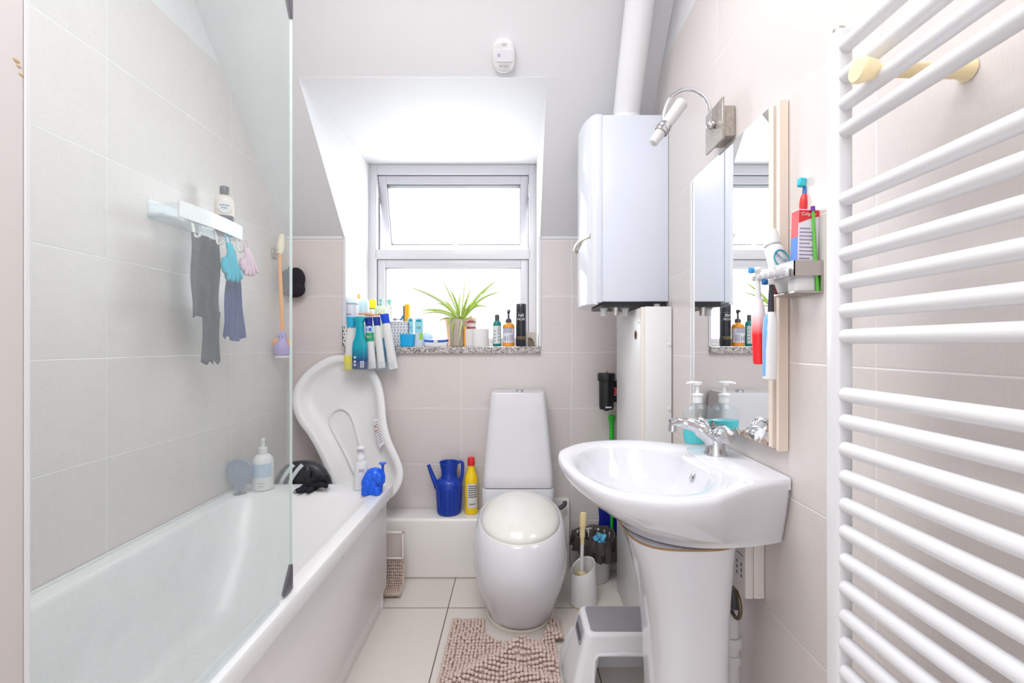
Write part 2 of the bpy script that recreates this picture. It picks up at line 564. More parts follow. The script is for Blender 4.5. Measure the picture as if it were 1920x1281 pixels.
g = G(); g.box(-.012, .012, -.012, .004, -hs + .002, -hs + .06, .004, 2)
g.link('handle', M_WHITE, sash)
for s_ in (0, 1):
    xx = ux0 - .001 if s_ == 0 else ux1 + .001
    g = G(); g.tube([(xx, YW + .03, uz1 - .05), (xx, YW + .09, uz0 + .09)], .004, 6)
    g.link('stay', M_STEEL, win, w=True)

# boxing ledge along the foot of the back wall
g = G()
g.box(-1.2, .10, 2.285, YB - .001, 0, .30, .014, 4)
g.box(.20, .285, 2.385, YB - .001, .0, .365, .006, 2)
tag(g.link('pipe_ledge', M_BX, w=True), 'white tiled boxed-in ledge along the foot of the back wall beside the toilet', 'ledge')

# ================================================================== BATH
bath = root('bathtub', 'white bathtub with a flat side panel along the left wall', 'bathtub', (-.89, 1.3, 0))
RIM = .546
bx0, bx1, by0, by1 = XL + .002, -.55, .535, 2.06


def rrect(x0, x1, y0, y1, r, z, n=8):
    out = []
    for cx, cy, a0 in ((x1 - r, y1 - r, 0), (x0 + r, y1 - r, PI / 2), (x0 + r, y0 + r, PI), (x1 - r, y0 + r, 1.5 * PI)):
        for k in range(n + 1):
            a = a0 + PI / 2 * k / n
            out.append(W((cx + r * math.cos(a), cy + r * math.sin(a), z)))
    return out


g = G()
g.loft([rrect(bx0, bx1, by0, by1, .012, RIM - .045), rrect(bx0, bx1, by0, by1, .012, RIM - .008), rrect(bx0 + .004, bx1 - .004, by0 + .004, by1 - .004, .01, RIM),
        rrect(bx0 + .05, bx1 - .05, by0 + .07, by1 - .12, .09, RIM), rrect(bx0 + .056, bx1 - .057, by0 + .077, by1 - .128, .09, RIM - .004),
        rrect(bx0 + .062, bx1 - .066, by0 + .083, by1 - .14, .1, RIM - .02),
        rrect(bx0 + .085, bx1 - .085, by0 + .11, by1 - .24, .12, RIM - .17), rrect(bx0 + .11, bx1 - .11, by0 + .13, by1 - .38, .13, RIM - .33),
        rrect(bx0 + .16, bx1 - .16, by0 + .18, by1 - .46, .1, RIM - .375), rrect(bx0 + .25, bx1 - .25, by0 + .3, by1 - .6, .06, RIM - .38)], False, True)
g.link('tub', M_ACR, bath, w=True, angle=60)
# side panel with a wavy cut end and a recessed plinth
g = G()
g.box(-.59, -.578, by0, by1 - .015, .09, RIM - .04, .003, 2)
g.box(-.61, -.598, by0, by1 - .03, 0, .1)
g.link('side_panel', M_PANEL, bath, w=True)
g = G(); g.box(bx0, -.592, by1 - .03, by1 - .018, 0, RIM - .04)
g.link('end_panel', M_PANEL, bath, w=True)
for (y, z) in ((1.52, RIM - .075), (.98, RIM - .062), (1.96, RIM - .02 - .06)):
    g = G(); g.lathe([(.004, 0), (.005, .002), (.003, .004)], seg=10, M=Matrix.Rotation(PI / 2, 4, 'Y'), c=(-.578, y, z))
    g.link('screw', M_STEEL, bath, w=True)
g = G(); g.box(bx0, bx0 + .008, by0, by1, RIM - .001, RIM + .008, .003, 2)
g.link('sealant', M_WHITE, bath, w=True)

# shower screen
scr = root('shower_screen', 'clear glass shower screen streaked with limescale standing on the bath rim', 'shower screen', (-.575, .85, RIM + .012))
zt_s = EYE + .91
g = G(); g.box(-.578, -.572, .536, 1.165, RIM + .012, zt_s)
g.link('glass_panel', M_SCREEN, scr, w=True, angle=5)
g = G(); g.box(-.581, -.569, .532, 1.1, RIM + .001, RIM + .014, .002, 1)
g.link('bottom_seal', M_CLEAR, scr, w=True)
for z0, dz in ((RIM + .006, .062), (zt_s, -.075)):
    g = G()
    pr = [(1.168, z0), (1.168, z0 + dz), (1.163, z0 + dz), (1.128, z0 + dz * .1), (1.128, z0)]
    g.loft([[W((x, a, b)) for a, b in pr] for x in (-.5795, -.5705)])
    g.link('corner_cap', mat('cap_grey', (96, 92, 100), .35, metal=.4), scr, w=True)
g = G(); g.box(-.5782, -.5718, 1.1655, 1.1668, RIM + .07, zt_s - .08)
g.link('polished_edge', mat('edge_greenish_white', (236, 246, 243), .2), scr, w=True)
g = G(); g.box(-.588, -.5715, .5325, .537, RIM + .003, zt_s, .001, 1)
g.link('wall_profile', M_WHITE, scr, w=True)

# ================================================================== TOILET
TX = .022
toi = root('toilet', 'white egg-shaped toilet with a tapered cistern against the back wall', 'toilet', (TX, 2.02, 0))
g = G()
rings = []
for z, rx, yf, yb in ((0, .142, 1.865, 2.22), (.03, .147, 1.852, 2.23), (.09, .168, 1.81, 2.245), (.16, .189, 1.772, 2.255), (.23, .2035, 1.745, 2.262), (.29, .205, 1.74, 2.268), (.345, .198, 1.752, 2.27), (.385, .186, 1.772, 2.27)):
    rings.append([W((a, b, z + (b - 1.745) * .12 * max(0, (z - .2) / .2))) for a, b in superell(TX, (yf + yb) / 2, rx, (yb - yf) / 2, 2.15, 56)])
for k, ins in ((.395, .030), (.392, .045)):
    rings.append([W((a, b, k + (b - 1.745) * .12)) for a, b in superell(TX, 2.02, .2 - ins, .26 - ins, 2.1, 56)])
g.loft(rings)
g.link('bowl', M_CER, toi, w=True, angle=70)
g = G()
rings = []
for s_, dz in ((.985, -.004), (1.0, .004), (.985, .013), (.93, .026), (.82, .042), (.64, .058), (.4, .069), (.15, .074), (.01, .0745)):
    rings.append([W((a, b, .392 + dz + (b - 1.745) * .12)) for a, b in superell(TX, 1.99, .172 * s_, .214 * s_, 2.05, 56)])
g.loft(rings)
g.link('lid', M_CERLID, toi, w=True, angle=60)
g = G()
rings = [[W((a, b, .386 + dz + (b - 1.745) * .12)) for a, b in superell(TX, 1.99, .175 * s_, .217 * s_, 2.05, 56)] for s_, dz in ((.97, -.008), (1, -.004), (1, .001), (.97, .004))]
g.loft(rings)
g.link('seat', M_CERLID, toi, w=True)


def tap_ring(hw, y0, y1, z, r=.03):
    return rrect(TX - .008 - hw, TX - .008 + hw, y0, y1, r, z, 6)


g = G()
g.loft([tap_ring(.172, 2.2, 2.43, .302), tap_ring(.174, 2.195, 2.432, .36), tap_ring(.176, 2.19, 2.432, .47), tap_ring(.175, 2.192, 2.432, .478)])
g.link('cistern_base', M_CER, toi, w=True, angle=50)
g = G()
zc0, zc1 = .482, .938
rings = [tap_ring(.171, 2.2, 2.431, zc0), tap_ring(.1735, 2.197, 2.432, zc0 + .006)]
for k in range(1, 9):
    t = k / 8
    rings.append(tap_ring(.1735 - .038 * t ** 1.15, 2.197 + .05 * t, 2.432, zc0 + .006 + (zc1 - .012 - zc0) * t))
rings.append(tap_ring(.133, 2.25, 2.431, zc1))
g.loft(rings)
g.link('cistern', M_CER, toi, w=True, angle=45)
g = G(); g.lathe([(.022, 0), (.022, .005), (.018, .008), (.001, .009)], c=(TX, 2.34, zc1), seg=24)
g.link('flush_button', M_CHROME, toi, w=True)
g = G(); g.tube(catmull([(TX + .165, 2.33, .34), (TX + .2, 2.335, .335), (TX + .232, 2.34, .355), (TX + .232, 2.345, .37)], 5), .011, 10)
g.link('water_hose', M_DGREY, toi, w=True)
g = G()
pts = [W((a, b, .004)) for a, b in superell(TX, 2.04, .147, .183, 2.1, 48)]
g.tube([p for p in pts] + [pts[0]], .006, 6, False)
g.link('sealant', mat('aged_sealant', (226, 219, 204), .5, var=.12, vscale=14), toi, w=True)

# ================================================================== BASIN
RB = .878
bas = root('wash_basin', 'white pedestal wash basin with an oval bowl on the right wall', 'wash basin', (.4, 1.15, 0))
out = [(.603, 1.0), (.56, .985), (.502, .957), (.43, .905), (.385, .874), (.317, .862), (.2325, .8855), (.18, .93), (.138, 1.03), (.117, 1.16), (.122, 1.27), (.1625, 1.345), (.218, 1.395), (.30, 1.425), (.385, 1.42), (.45, 1.395), (.50, 1.365), (.56, 1.34), (.603, 1.325)]
o2 = catmull([(a, b, 0) for a, b in out], 4)
o2 = [W((p.x, p.y, 0)) for p in o2]
n_o = len(o2)
cx, cy = .36, 1.145


def rmap(f, z, scale=1.0, off=0.0, wall=True, sc=None):
    r = []
    for p in o2:
        wgt = min(1, max(0, (.603 - p.x) / .12)) if wall else 1
        d = W((p.x - cx, p.y - cy, 0)); L = d.length
        q = W((cx, cy, 0)) + d * ((scale - off / L))
        x = p.x + (q.x - p.x) * wgt if wall else q.x
        r.append(W((x, q.y, z)))
    return r


# pedestal ring that the underside flows into
ped_c = (.43, 1.15)


def blend(t, z):
    r = []
    for i, p in enumerate(o2):
        ex = .265 + (p.x - .117) / (.603 - .117) * (.605 - .265)
        sg = 1 if p.y > 1.16 else -1
        if ex < .43: ey = 1.15 + sg * .155 * math.sqrt(max(0, 1 - ((.43 - ex) / .165) ** 2))
        else: ey = 1.15 + sg * (.155 - .035 * ((ex - .43) / .175) ** 2)
        q = p.lerp(W((ex, ey, 0)), t)
        r.append(W((min(q.x, .606), q.y, z)))
    return r


g = G()
inner = []


def bowl_ring(s_, z, cxx=.312, cyy=1.145, rx=.157, ry=.228):
    r = []
    for p in o2:
        a = math.atan2((p.y - cyy) / ry, (p.x - cxx) / rx)
        r.append(W((cxx + rx * s_ * math.cos(a), cyy + ry * s_ * math.sin(a), z)))
    return r


rings = [bowl_ring(.12, RB - .128), bowl_ring(.4, RB - .122), bowl_ring(.62, RB - .105), bowl_ring(.8, RB - .072), bowl_ring(.92, RB - .035), bowl_ring(.975, RB - .012), bowl_ring(1.0, RB - .003), bowl_ring(1.03, RB)]
rings += [rmap(0, RB + .003, 1.0, .012), rmap(0, RB + .001, 1.0, .003), blend(0, RB - .007), blend(0.01, RB - .018), blend(.06, RB - .034), blend(.22, RB - .055), blend(.42, RB - .08), blend(.66, RB - .105), blend(.86, RB - .128), blend(1.0, RB - .139), blend(1.0, RB - .147)]
g.loft(rings, True, True)
g.link('basin_bowl', M_CER, bas, w=True, angle=75)
# raised tap deck along the wall
g = G()
dk = [(.606, 1.0), (.553, .990), (.508, .984), (.487, 1.03), (.474, 1.14), (.476, 1.26), (.494, 1.31), (.606, 1.322)]
g.loft([[W((a, b, RB - .02)) for a, b in dk], [W((a, b, RB + .002)) for a, b in dk], [W((min(.606, a + .006), cy + (b - cy) * .97, RB + .006)) for a, b in dk]])
g.link('tap_deck', M_CER, bas, w=True, angle=75)
# wall apron on the near side, below the deck
# pedestal
g = G()
rings = []
for z, x0, x1, y0, y1 in ((0, .335, .525, 1.0, 1.27), (.1, .338, .515, 1.01, 1.265), (.3, .337, .505, 1.015, 1.26), (.45, .33, .503, 1.012, 1.265), (.56, .318, .505, 1.006, 1.272), (.64, .3, .51, 1.0, 1.283), (.7, .279, .516, .996, 1.297), (.7265, .266, .52, .994, 1.303)):
    ring = superell((x0 + x1) / 2, (y0 + y1) / 2, (x1 - x0) / 2, (y1 - y0) / 2, 3.2, 56)
    rings.append([W((a, b, z)) for a, b in ring])
g.loft(rings)
g.link('pedestal', M_CER, bas, w=True, angle=70)
g = G()
pts = [W((a, b, .7275)) for a, b in superell(.393, 1.1485, .1275, .155, 3.2, 56)]
g.tube(pts + [pts[0]], .0025, 6, False)
g.link('joint_line', mat('rusty_joint', (158, 124, 80), .6, var=.2, vscale=30), bas, w=True)
g = G(); g.lathe([(.013, 0), (.013, .004), (.009, .006), (.001, .006)], M=Matrix.Rotation(-PI / 2 + .45, 4, 'Y'), c=(.4485, 1.145, RB - .034), seg=20)
g.link('overflow_cover', M_CHROME, bas, w=True)

# tap
tapr = root('mixer_tap', 'chrome single-lever mixer tap on the wash basin', 'tap', (.535, 1.215, RB + .006))
g = G()
g.lathe([(.029, 0), (.029, .006), (.025, .012), (.0235, .03), (.024, .055), (.02, .07), (.001, .074)], sy=1)
g.link('body', M_CHROME, tapr)
g = G()
g.tube(catmull([(.0, 0, .03), (-.025, 0, .055), (-.06, 0, .078), (-.1, 0, .086), (-.12, 0, .083)], 6), [.022] * 4 + [.02] * 6 + [.016] * 6 + [.0125] * 9, 14, flat=.9)
g.tube([(-.114, 0, .083), (-.116, 0, .062)], .0105, 14)
g.link('spout', M_CHROME, tapr)
g = G()
g.ball((.01, -.02, .055), (.026, .026, .025), 24)
g.lathe([(.021, .0), (.019, .012), (.001, .015)], M=Matrix.Rotation(PI / 2, 4, 'X') , c=(.01, -.036, .056), seg=24)
g.link('lever_knob', M_CHROME, tapr)
g = G()
g.tube(catmull([(-.006, .02, .05), (-.012, .03, .078), (-.03, .032, .088), (-.045, .03, .082)], 5), .007, 10)
g.link('lever', M_CHROME, tapr)

# soap dispenser
sd = root('soap_dispenser', 'clear pump bottle half full of turquoise soap on the basin', 'soap dispenser', (.548, 1.368, RB - .001))
g = G()
sp = [(.03, .001), (.04, .004), (.043, .03), (.0445, .075), (.044, .098), (.036, .113), (.02, .122), (.014, .128)]
g.lathe(sp, sx=1, sy=.62, seg=32, cap=False)
g.link('bottle', M_CLEAR, sd)
g = G(); g.lathe([(.028, .003), (.038, .006), (.041, .03), (.0425, .074)], sx=1, sy=.6, seg=32)
g.link('liquid_soap', mat('turquoise_soap', (62, 200, 206), .12, spec=.6), sd)
g = G(); g.lathe([(.0145, .126), (.0145, .147), (.0165, .147), (.0165, .152), (.006, .155), (.0045, .178), (.013, .18), (.014, .188), (.001, .19)], seg=20)
g.tube([(0, 0, .184), (-.018, 0, .186), (-.034, 0, .183)], [.006, .005, .0035], 8)
g.link('pump', M_WHITE, sd)

# ================================================================== MIRROR
mir = root('mirror', 'tall frameless-topped mirror with beige side battens on the right wall', 'mirror', (.6, 1.25, .95))
MX = .588


def mirror_mat():
    m = bpy.data.materials.new('silvered_mirror'); m.use_nodes = True
    nt = m.node_tree; b = nt.nodes['Principled BSDF']
    g_ = N(nt, 'ShaderNodeNewGeometry'); s = N(nt, 'ShaderNodeSeparateXYZ'); nt.links.new(g_.outputs['Position'], s.inputs[0])
    n = N(nt, 'ShaderNodeTexNoise'); n.inputs['Scale'].default_value = 26; n.inputs['Detail'].default_value = 6
    nt.links.new(g_.outputs['Position'], n.inputs['Vector'])
    zz = mth(nt, 'MULTIPLY', mth(nt, 'SUBTRACT', s.outputs[2], .936), 16)
    yy = mth(nt, 'ADD', mth(nt, 'MULTIPLY', mth(nt, 'SUBTRACT', s.outputs[1], 1.054), 30), mth(nt, 'MULTIPLY', mth(nt, 'MAXIMUM', mth(nt, 'SUBTRACT', s.outputs[2], 1.0), 0), 6))
    e = mth(nt, 'MINIMUM', zz, yy)
    msk = mth(nt, 'LESS_THAN', mth(nt, 'ADD', e, mth(nt, 'MULTIPLY', mth(nt, 'SUBTRACT', .5, n.outputs['Fac']), 1.6)), .22)
    mx = N(nt, 'ShaderNodeMix'); mx.data_type = 'RGBA'
    mx.inputs['A'].default_value = (.93, .94, .94, 1)
    r = N(nt, 'ShaderNodeValToRGB'); r.color_ramp.elements[0].color = lin((120, 92, 78)); r.color_ramp.elements[1].color = lin((206, 192, 180))
    n2 = N(nt, 'ShaderNodeTexNoise'); n2.inputs['Scale'].default_value = 90; nt.links.new(g_.outputs['Position'], n2.inputs['Vector'])
    r.color_ramp.elements[0].position = .35; r.color_ramp.elements[1].position = .65
    nt.links.new(n2.outputs['Fac'], r.inputs[0])
    nt.links.new(msk, mx.inputs['Factor']); nt.links.new(r.outputs[0], mx.inputs['B']); nt.links.new(mx.outputs['Result'], b.inputs['Base Color'])
    nt.links.new(mth(nt, 'SUBTRACT', 1.0, msk), b.inputs['Metallic'])
    nt.links.new(mth(nt, 'MULTIPLY', msk, .7), b.inputs['Roughness'])
    return m


M_MIRROR = mirror_mat()
g = G(); g.box(MX, XR - .001, 1.0535, 1.494, EYE - .232 - .005, EYE + .548)
g.link('mirror_glass', M_MIRROR, mir, w=True, angle=20)
M_MPLAIN = mat('mirror_strip', (215, 215, 218), .03, metal=1)
for y0, y1, nm, mt, dx, zo in ((1.012, 1.024, 'batten', M_BEIGE, .002, .010), (1.024, 1.036, 'mirror_strip', M_MPLAIN, .012, .006), (1.036, 1.0535, 'batten', M_BEIGE, .001, .0), (1.494, 1.504, 'batten', M_WHITE, .001, 0), (1.504, 1.515, 'mirror_strip', M_DGREY, .012, 0), (1.515, 1.528, 'batten', M_WHITE, .002, 0)):
    g = G(); g.box(MX - .003 + dx, XR - .001, y0, y1 - .0003, EYE - .236 - zo * .3, EYE + .546, .0015 if nm == 'batten' else 0, 1)
    g.link(nm, mt, mir, w=True)

# ================================================================== WALL LAMP
lam = root('wall_lamp', 'chrome wall lamp with a curved arm and frosted tube shades above the mirror', 'lamp', (.6, 1.29, 1.74))
M_RUST = mat('rusty_chrome', (176, 168, 160), .35, metal=.7, var=.35, vscale=90, bump=.3, bscale=150)
g = G(); g.box(.566, .572, 1.243, 1.353, 1.74, 1.856, .001, 1)
g.link('front_plate', M_RUST, lam, w=True)
g = G(); g.box(.572, XR - .001, 1.258, 1.338, 1.755, 1.84, .002, 1)
g.link('back_box', M_RUST, lam, w=True)
g = G(); g.ball((.556, 1.295, 1.802), .013, 16)
g.link('ball_joint', M_CHROME, lam, w=True)
g = G()
arc = catmull([(.556, 1.295, 1.806), (.553, 1.293, 1.85), (.535, 1.291, 1.883), (.505, 1.29, 1.9), (.47, 1.29, 1.898), (.44, 1.29, 1.876), (.424, 1.29, 1.84), (.42, 1.29, 1.81)], 6)
g.tube(arc, .0055, 10)
g.link('arm', M_CHROME, lam, w=True)
axis = W((.482 - .392, 0, 1.872 - 1.747)).normalized()
Mh = axis.to_track_quat('Z', 'Y').to_matrix().to_4x4()
hc = W((.42, 1.29, 1.79))
g = G(); g.lathe([(.019, -.012), (.019, .012), (.0175, .014)], M=Mh, c=hc); g.lathe([(.0205, -.003), (.0205, .003)], M=Mh, c=hc)
g.link('collar', M_CHROME, lam, w=True)
for z0, z1, r0, r1 in ((.012, .092, .0165, .018), (-.054, -.012, .013, .0155)):
    g = G(); g.lathe([(r0 * .6, z0), (r0, z0 + .003), (r1, z1 - .003), (r1 * .85, z1)], M=Mh, c=hc)
    g.link('glass_shade', M_FROST, lam, w=True)

# ================================================================== BOILER
boi = root('boiler', 'white wall-mounted boiler with a glossy bowed front', 'boiler', (.45, 2.02, EYE + .171))
bz0, bz1 = EYE + .171, EYE + .912
M_BOI = mat('boiler_white', (207, 212, 223), .25)
M_BOIG = mat('boiler_gloss_front', (232, 236, 243), .05)
g = G(); g.box(.345, XR - .001, 1.806, 2.108, bz0, bz1, .003, 2)
g.link('casing', M_BOI, boi, w=True)
g = G(); g.box(.326, .3455, 1.803, 2.111, bz0 - .004, bz1 + .002, .003, 2)
g.link('front_edge', M_BOI, boi, w=True)
g = G()
pl = [(.3262, 1.8045), (.316, 1.808), (.303, 1.822), (.292, 1.848), (.283, 1.885), (.277, 1.925), (.2745, 1.96), (.275, 2.0), (.279, 2.035), (.286, 2.065), (.298, 2.09), (.312, 2.105), (.3262, 2.1095)]
ins = [(a + .004, b) for a, b in pl]
g.loft([[W((a + .003, b, bz0 - .012)) for a, b in pl], [W((a, b, bz0 - .009)) for a, b in pl], [W((a, b, bz1)) for a, b in pl], [W((a + .003, b, bz1 + .003)) for a, b in pl]])
g.link('door', M_BOIG, boi, w=True, angle=30)
g = G()
zh = EYE + (646 - 462) * 2.0 / F
g.tube(catmull([(.303, 1.822, zh + .005), (.286, 1.88, zh + .004), (.27, 1.93, zh), (.264, 1.97, zh - .006), (.264, 2.01, zh - .014), (.274, 2.035, zh - .02)], 5), [.008] * 25 + [.009], 10)
g.link('door_handle', mat('handle_silver', (214, 210, 196), .2, metal=.6), boi, w=True)
g = G()
g.box(.35, XR - .01, 1.83, 2.09, bz0 - .02, bz0 + .001)
g.link('underside_tray', M_BLACK, boi, w=True)
for k, (x, y) in enumerate(((.37, 1.9), (.41, 1.86), (.46, 1.9), (.52, 1.86), (.57, 1.84))):
    g = G(); g.lathe([(.012, -.045), (.012, -.02), (.016, -.02), (.016, 0)], c=(x, y, bz0 - .008), seg=14)
    g.link('pipe_fitting', M_STEEL if k % 2 else M_WHITE, boi, w=True)

# flue
g = G()
p0 = at(1177, 213, 1.868); p0 = W((.46, 1.89, bz1 + .03)); p1 = W((.46, 1.668, 2.5))
g.lathe([(.06, bz1 + .003), (.06, bz1 + .03), (.055, bz1 + .034)], c=(.46, 1.89, 0), seg=32)
g.tube([p0, W((.46, 1.677, EYE + 1.27)), W((.46, 1.6, EYE + 1.41))], .054, 32)
tag(g.link('flue_pipe', mat('flue_white', (240, 240, 243), .3), w=True), 'thick white flue pipe rising from the top of the boiler', 'pipe')

# pipe box under the boiler
pb = root('pipe_casing', 'tall white panelled pipe casing below the boiler', 'pipe casing', (.55, 1.97, 0))
pbt = EYE + .143
g = G(); g.box(.488, .502, 1.775, 2.187, 0, pbt, .003, 2)
g.link('side_panel', M_WHITE, pb, w=True)
g = G(); g.box(.502, XR - .004, 1.7605, 1.7745, 0, pbt + .004, .002, 2)
g.link('front_panel', M_WHITE, pb, w=True)
g = G(); g.box(.4885, .5015, 1.7605, 1.7745, 0, pbt + .002, .001, 1)
g.link('corner_strip', mat('cream_edge', (233, 226, 216), .5), pb, w=True)
g = G(); g.lathe([(.017, 0), (.019, .0015), (.013, .002)], M=Matrix.Rotation(-PI / 2, 4, 'Y'), c=(.4882, 1.84, EYE + .038), seg=20)
g.mi = 1; g.lathe([(.0135, .0021), (.001, .0024)], M=Matrix.Rotation(-PI / 2, 4, 'Y'), c=(.4882, 1.84, EYE + .038), seg=20)
g.link('cable_hole', [mat('hole_wood', (150, 108, 72), .7), mat('hole_dark', (70, 44, 30), .8)], pb, w=True)
for (x, y, z, ax) in ((.597, 1.7605, EYE + .0, 'X'), (.597, 1.7605, EYE - .25, 'X'), (.488, 1.79, EYE + .09, 'Y'), (.488, 2.17, EYE + .09, 'Y')):
    g = G(); g.lathe([(.008, 0), (.007, .003), (.001, .005)], M=Matrix.Rotation(PI / 2 if ax == 'X' else -PI / 2, 4, ax), c=(x, y, z), seg=14)
    g.link('screw_cap', M_WHITE, pb, w=True)

# black filter on the pipes
fl = root('boiler_filter', 'black cylindrical filter on the wall beside the pipe casing', 'filter', at(1137, 770, 2.33))
g = G(); g.lathe([(.014, 0), (.014, .006), (.034, .008), (.037, .02), (.038, .15), (.043, .152), (.045, .158), (.045, .186), (.041, .192), (.001, .195)], seg=28)
g.link('canister', M_BLACK, fl)
g = G(); g.lathe([(.006, .194), (.008, .196), (.008, .203), (.001, .205)], seg=12)
g.link('bleed_screw', M_STEEL, fl)
for z in (.06, .135):
    g = G(); g.tube([(.03, 0, z), (.075, 0, z)], .016, 12); g.tube([(.05, 0, z), (.058, 0, z)], .02, 12)
    g.link('pipe_port', M_BLACK, fl)
g = G(); g.tube([(.048, -.005, .082), (.048, -.005, .115)], .012, 12)
g.link('valve_cap', mat('red_plastic', (206, 60, 52), .4), fl)
g = G(); g.box(-.012, .018, -.0405, -.037, .018, .025)
g.link('sticker', M_WHITE, fl)
g = G(); g.tube([(0, .03, .1), (0, .109, .1)], .012, 10)
g.link('wall_bracket', M_BLACK, fl)

# control box under the basin
cb = root('control_box', 'off-white plastic control box with small vent marks on wall under the basin', 'control box', (.585, 1.2, .555))
M_CBX = mat('control_box_white', (222, 216, 212), .45)
g = G(); g.box(.5825, XR - .001, 1.11, 1.3, .556, .722, .003, 2)
g.link('back_case', M_CBX, cb, w=True)
g = G(); g.box(.561, .582, 1.11, 1.3, .555, .723, .004, 2)
g.link('cover', M_CBX, cb, w=True)
g = G()
for k in range(3):
    for j in range(2):
        g.box(.5605, .5612, 1.126 + j * .022, 1.131 + j * .022, .60 + k * .014, .608 + k * .014)
g.box(.5605, .5612, 1.12, 1.15, .655, .6575)
g.link('vent_marks', M_DGREY, cb, w=True)
# waste pipe
wp = root('waste_pipe', 'white waste pipe and brass ring behind the basin pedestal', 'pipe', (.54, 1.16, .0))
g = G()
g.tube(catmull([(.565, 1.2, .52), (.567, 1.2, .44), (.568, 1.2, .36), (.568, 1.2, .2), (.568, 1.2, .0)], 4), .022, 16)
g.link('pipe', M_WHITEM, wp, w=True)
g = G(); g.lathe([(.027, -.014), (.029, -.01), (.029, .01), (.027, .014)], c=(.568, 1.2, .40), seg=18)
g.lathe([(.026, -.012), (.028, .0), (.026, .012)], c=(.568, 1.2, .355), seg=18)
g.link('coupling', M_WHITEM, wp, w=True)
g = G()
ringp = [W((.562, 1.165 + .03 * math.cos(a), .515 + .034 * math.sin(a))) for a in [2 * PI * k / 24 for k in range(25)]]
g.tube(ringp, .005, 8, False)
g.link('brass_ring', mat('tarnished_brass', (110, 96, 74), .4, metal=.7), wp, w=True)
g = G(); g.tube([(.562, 1.175, .55), (.564, 1.17, .50)], .013, 10)
g.link('hose', M_DGREY, wp, w=True)

# ================================================================== TOWEL RAIL
rail = root('towel_rail', 'white tubular heated towel rail on the right wall', 'towel rail', (.5, .45, .15))
zr_top = EYE + (646 - 62) * .69 / F
for y0, y1 in ((.676, .704), (.17, .198)):
    g = G(); g.box(.480, .503, y0, y1, .16, zr_top, .004, 3)
    g.link('upright', M_RAIL, rail, w=True)
ys = [85, 142, 194, 245, 373, 424, 477, 529, 583, 631, 740, 790, 842, 894, 946, 997, 1050, 1102, 1155, 1207, 1260, 1312, 1364, 1490, 1542, 1594, 1646, 1698, 1750, 1802]
for yy in ys:
    z = EYE - (yy - 646) * .676 / F
    if z < .18: continue
    g = G(); g.tube([(.4915, .198, z), (.4915, .676, z)], .0112, 20)
    g.link('rung', M_RAIL, rail, w=True)
for y0, z in ((.69, .3), (.184, .3), (.184, 1.5)):
    g = G(); g.tube([(.503, y0, z), (XR - .002, y0, z)], .01, 12)
    g.link('wall_bracket', M_RAIL, rail, w=True)
kn = G()
Ry = Matrix.Rotation(-PI / 2, 4, 'Y')
kn.lathe([(.0125, -.012), (.0145, -.004), (.0165, .004), (.0165, .009), (.014, .012), (.001, .0125)], M=Ry, c=(.470, .612, 1.547), seg=24)
kn.link('hook_knob', M_CREAM, rail, w=True)
g = G(); g.tube([(.482, .612, 1.547), (.5, .612, 1.547), (XR - .012, .612, 1.547), (XR - .001, .612, 1.547)], [.006, .009, .011, .015], 14)
g.link('hook_stem', M_CREAM, rail, w=True)
g = G(); g.lathe([(.008, 0), (.008, .006), (.004, .009), (.001, .009)], c=(.4915, .69, zr_top), seg=12)
g.link('bleed_valve', M_STEEL, rail, w=True)

# ================================================================== SMOKE ALARM
al_p = at(945, 104, 1.0)
sgn = (EYE + 1.161 + SL * 1.893)
# ray meets the slope
dz_ = (al_p.z - EYE)
d_al = (1.161 + SL * 1.893) / (dz_ + SL)
pos = W((al_p.x * d_al, d_al, EYE + dz_ * d_al))
nrm = W((0, -.728, -.686)).normalized()
al = root('carbon_monoxide_alarm', 'white oval alarm on the sloping ceiling above the window', 'alarm', pos)
tdn = W((0, .686, -.728)).normalized()
Mal = Matrix((W((1, 0, 0)), -tdn, nrm)).transposed().to_4x4()


def almap(a, b, h): return Mal @ W((a, b, h))


def stadium(rx, ry, n=40): return superell(0, 0, rx, ry, 2.6, n)


g = G(); g.loft([[almap(a, b, h) for a, b in stadium(.047 * s_, .060 * s_)] for s_, h in ((1, 0), (1, .014), (.97, .02), (.9, .0235))])
g.link('body', M_WHITE, al)
g = G(); g.loft([[almap(a, b, h) for a, b in superell(0, .004, .037, .021, 8, 32)] for h in (.0232, .0262)])
g.link('display_window', mat('alarm_grey', (222, 222, 228), .3), al)
g = G()
for k in range(4):
    g = G(); g.loft([[almap(-.006 + k * .005 + a, .042 + b, h) for a, b in superell(0, 0, .0013, .006, 4, 12)] for h in (.0232, .0245)])
    g.link('vent_slot', mat('alarm_marks', (176, 176, 184), .5), al)
g = G()
g.loft([[almap(a - .02, .006 + b, h) for a, b in superell(0, 0, .006, .006, 2, 16)] for h in (.0262, .0275)])
g.link('test_button', mat('alarm_marks', (176, 176, 184), .5), al)
for xx in (-.014, 0, .012):
    g = G(); g.loft([[almap(a + xx, -.032 + b, h) for a, b in superell(0, 0, .005, .004, 2, 16)] for h in (.0232, .0248)])
    g.link('indicator_light', mat('alarm_marks', (176, 176, 184), .5), al)

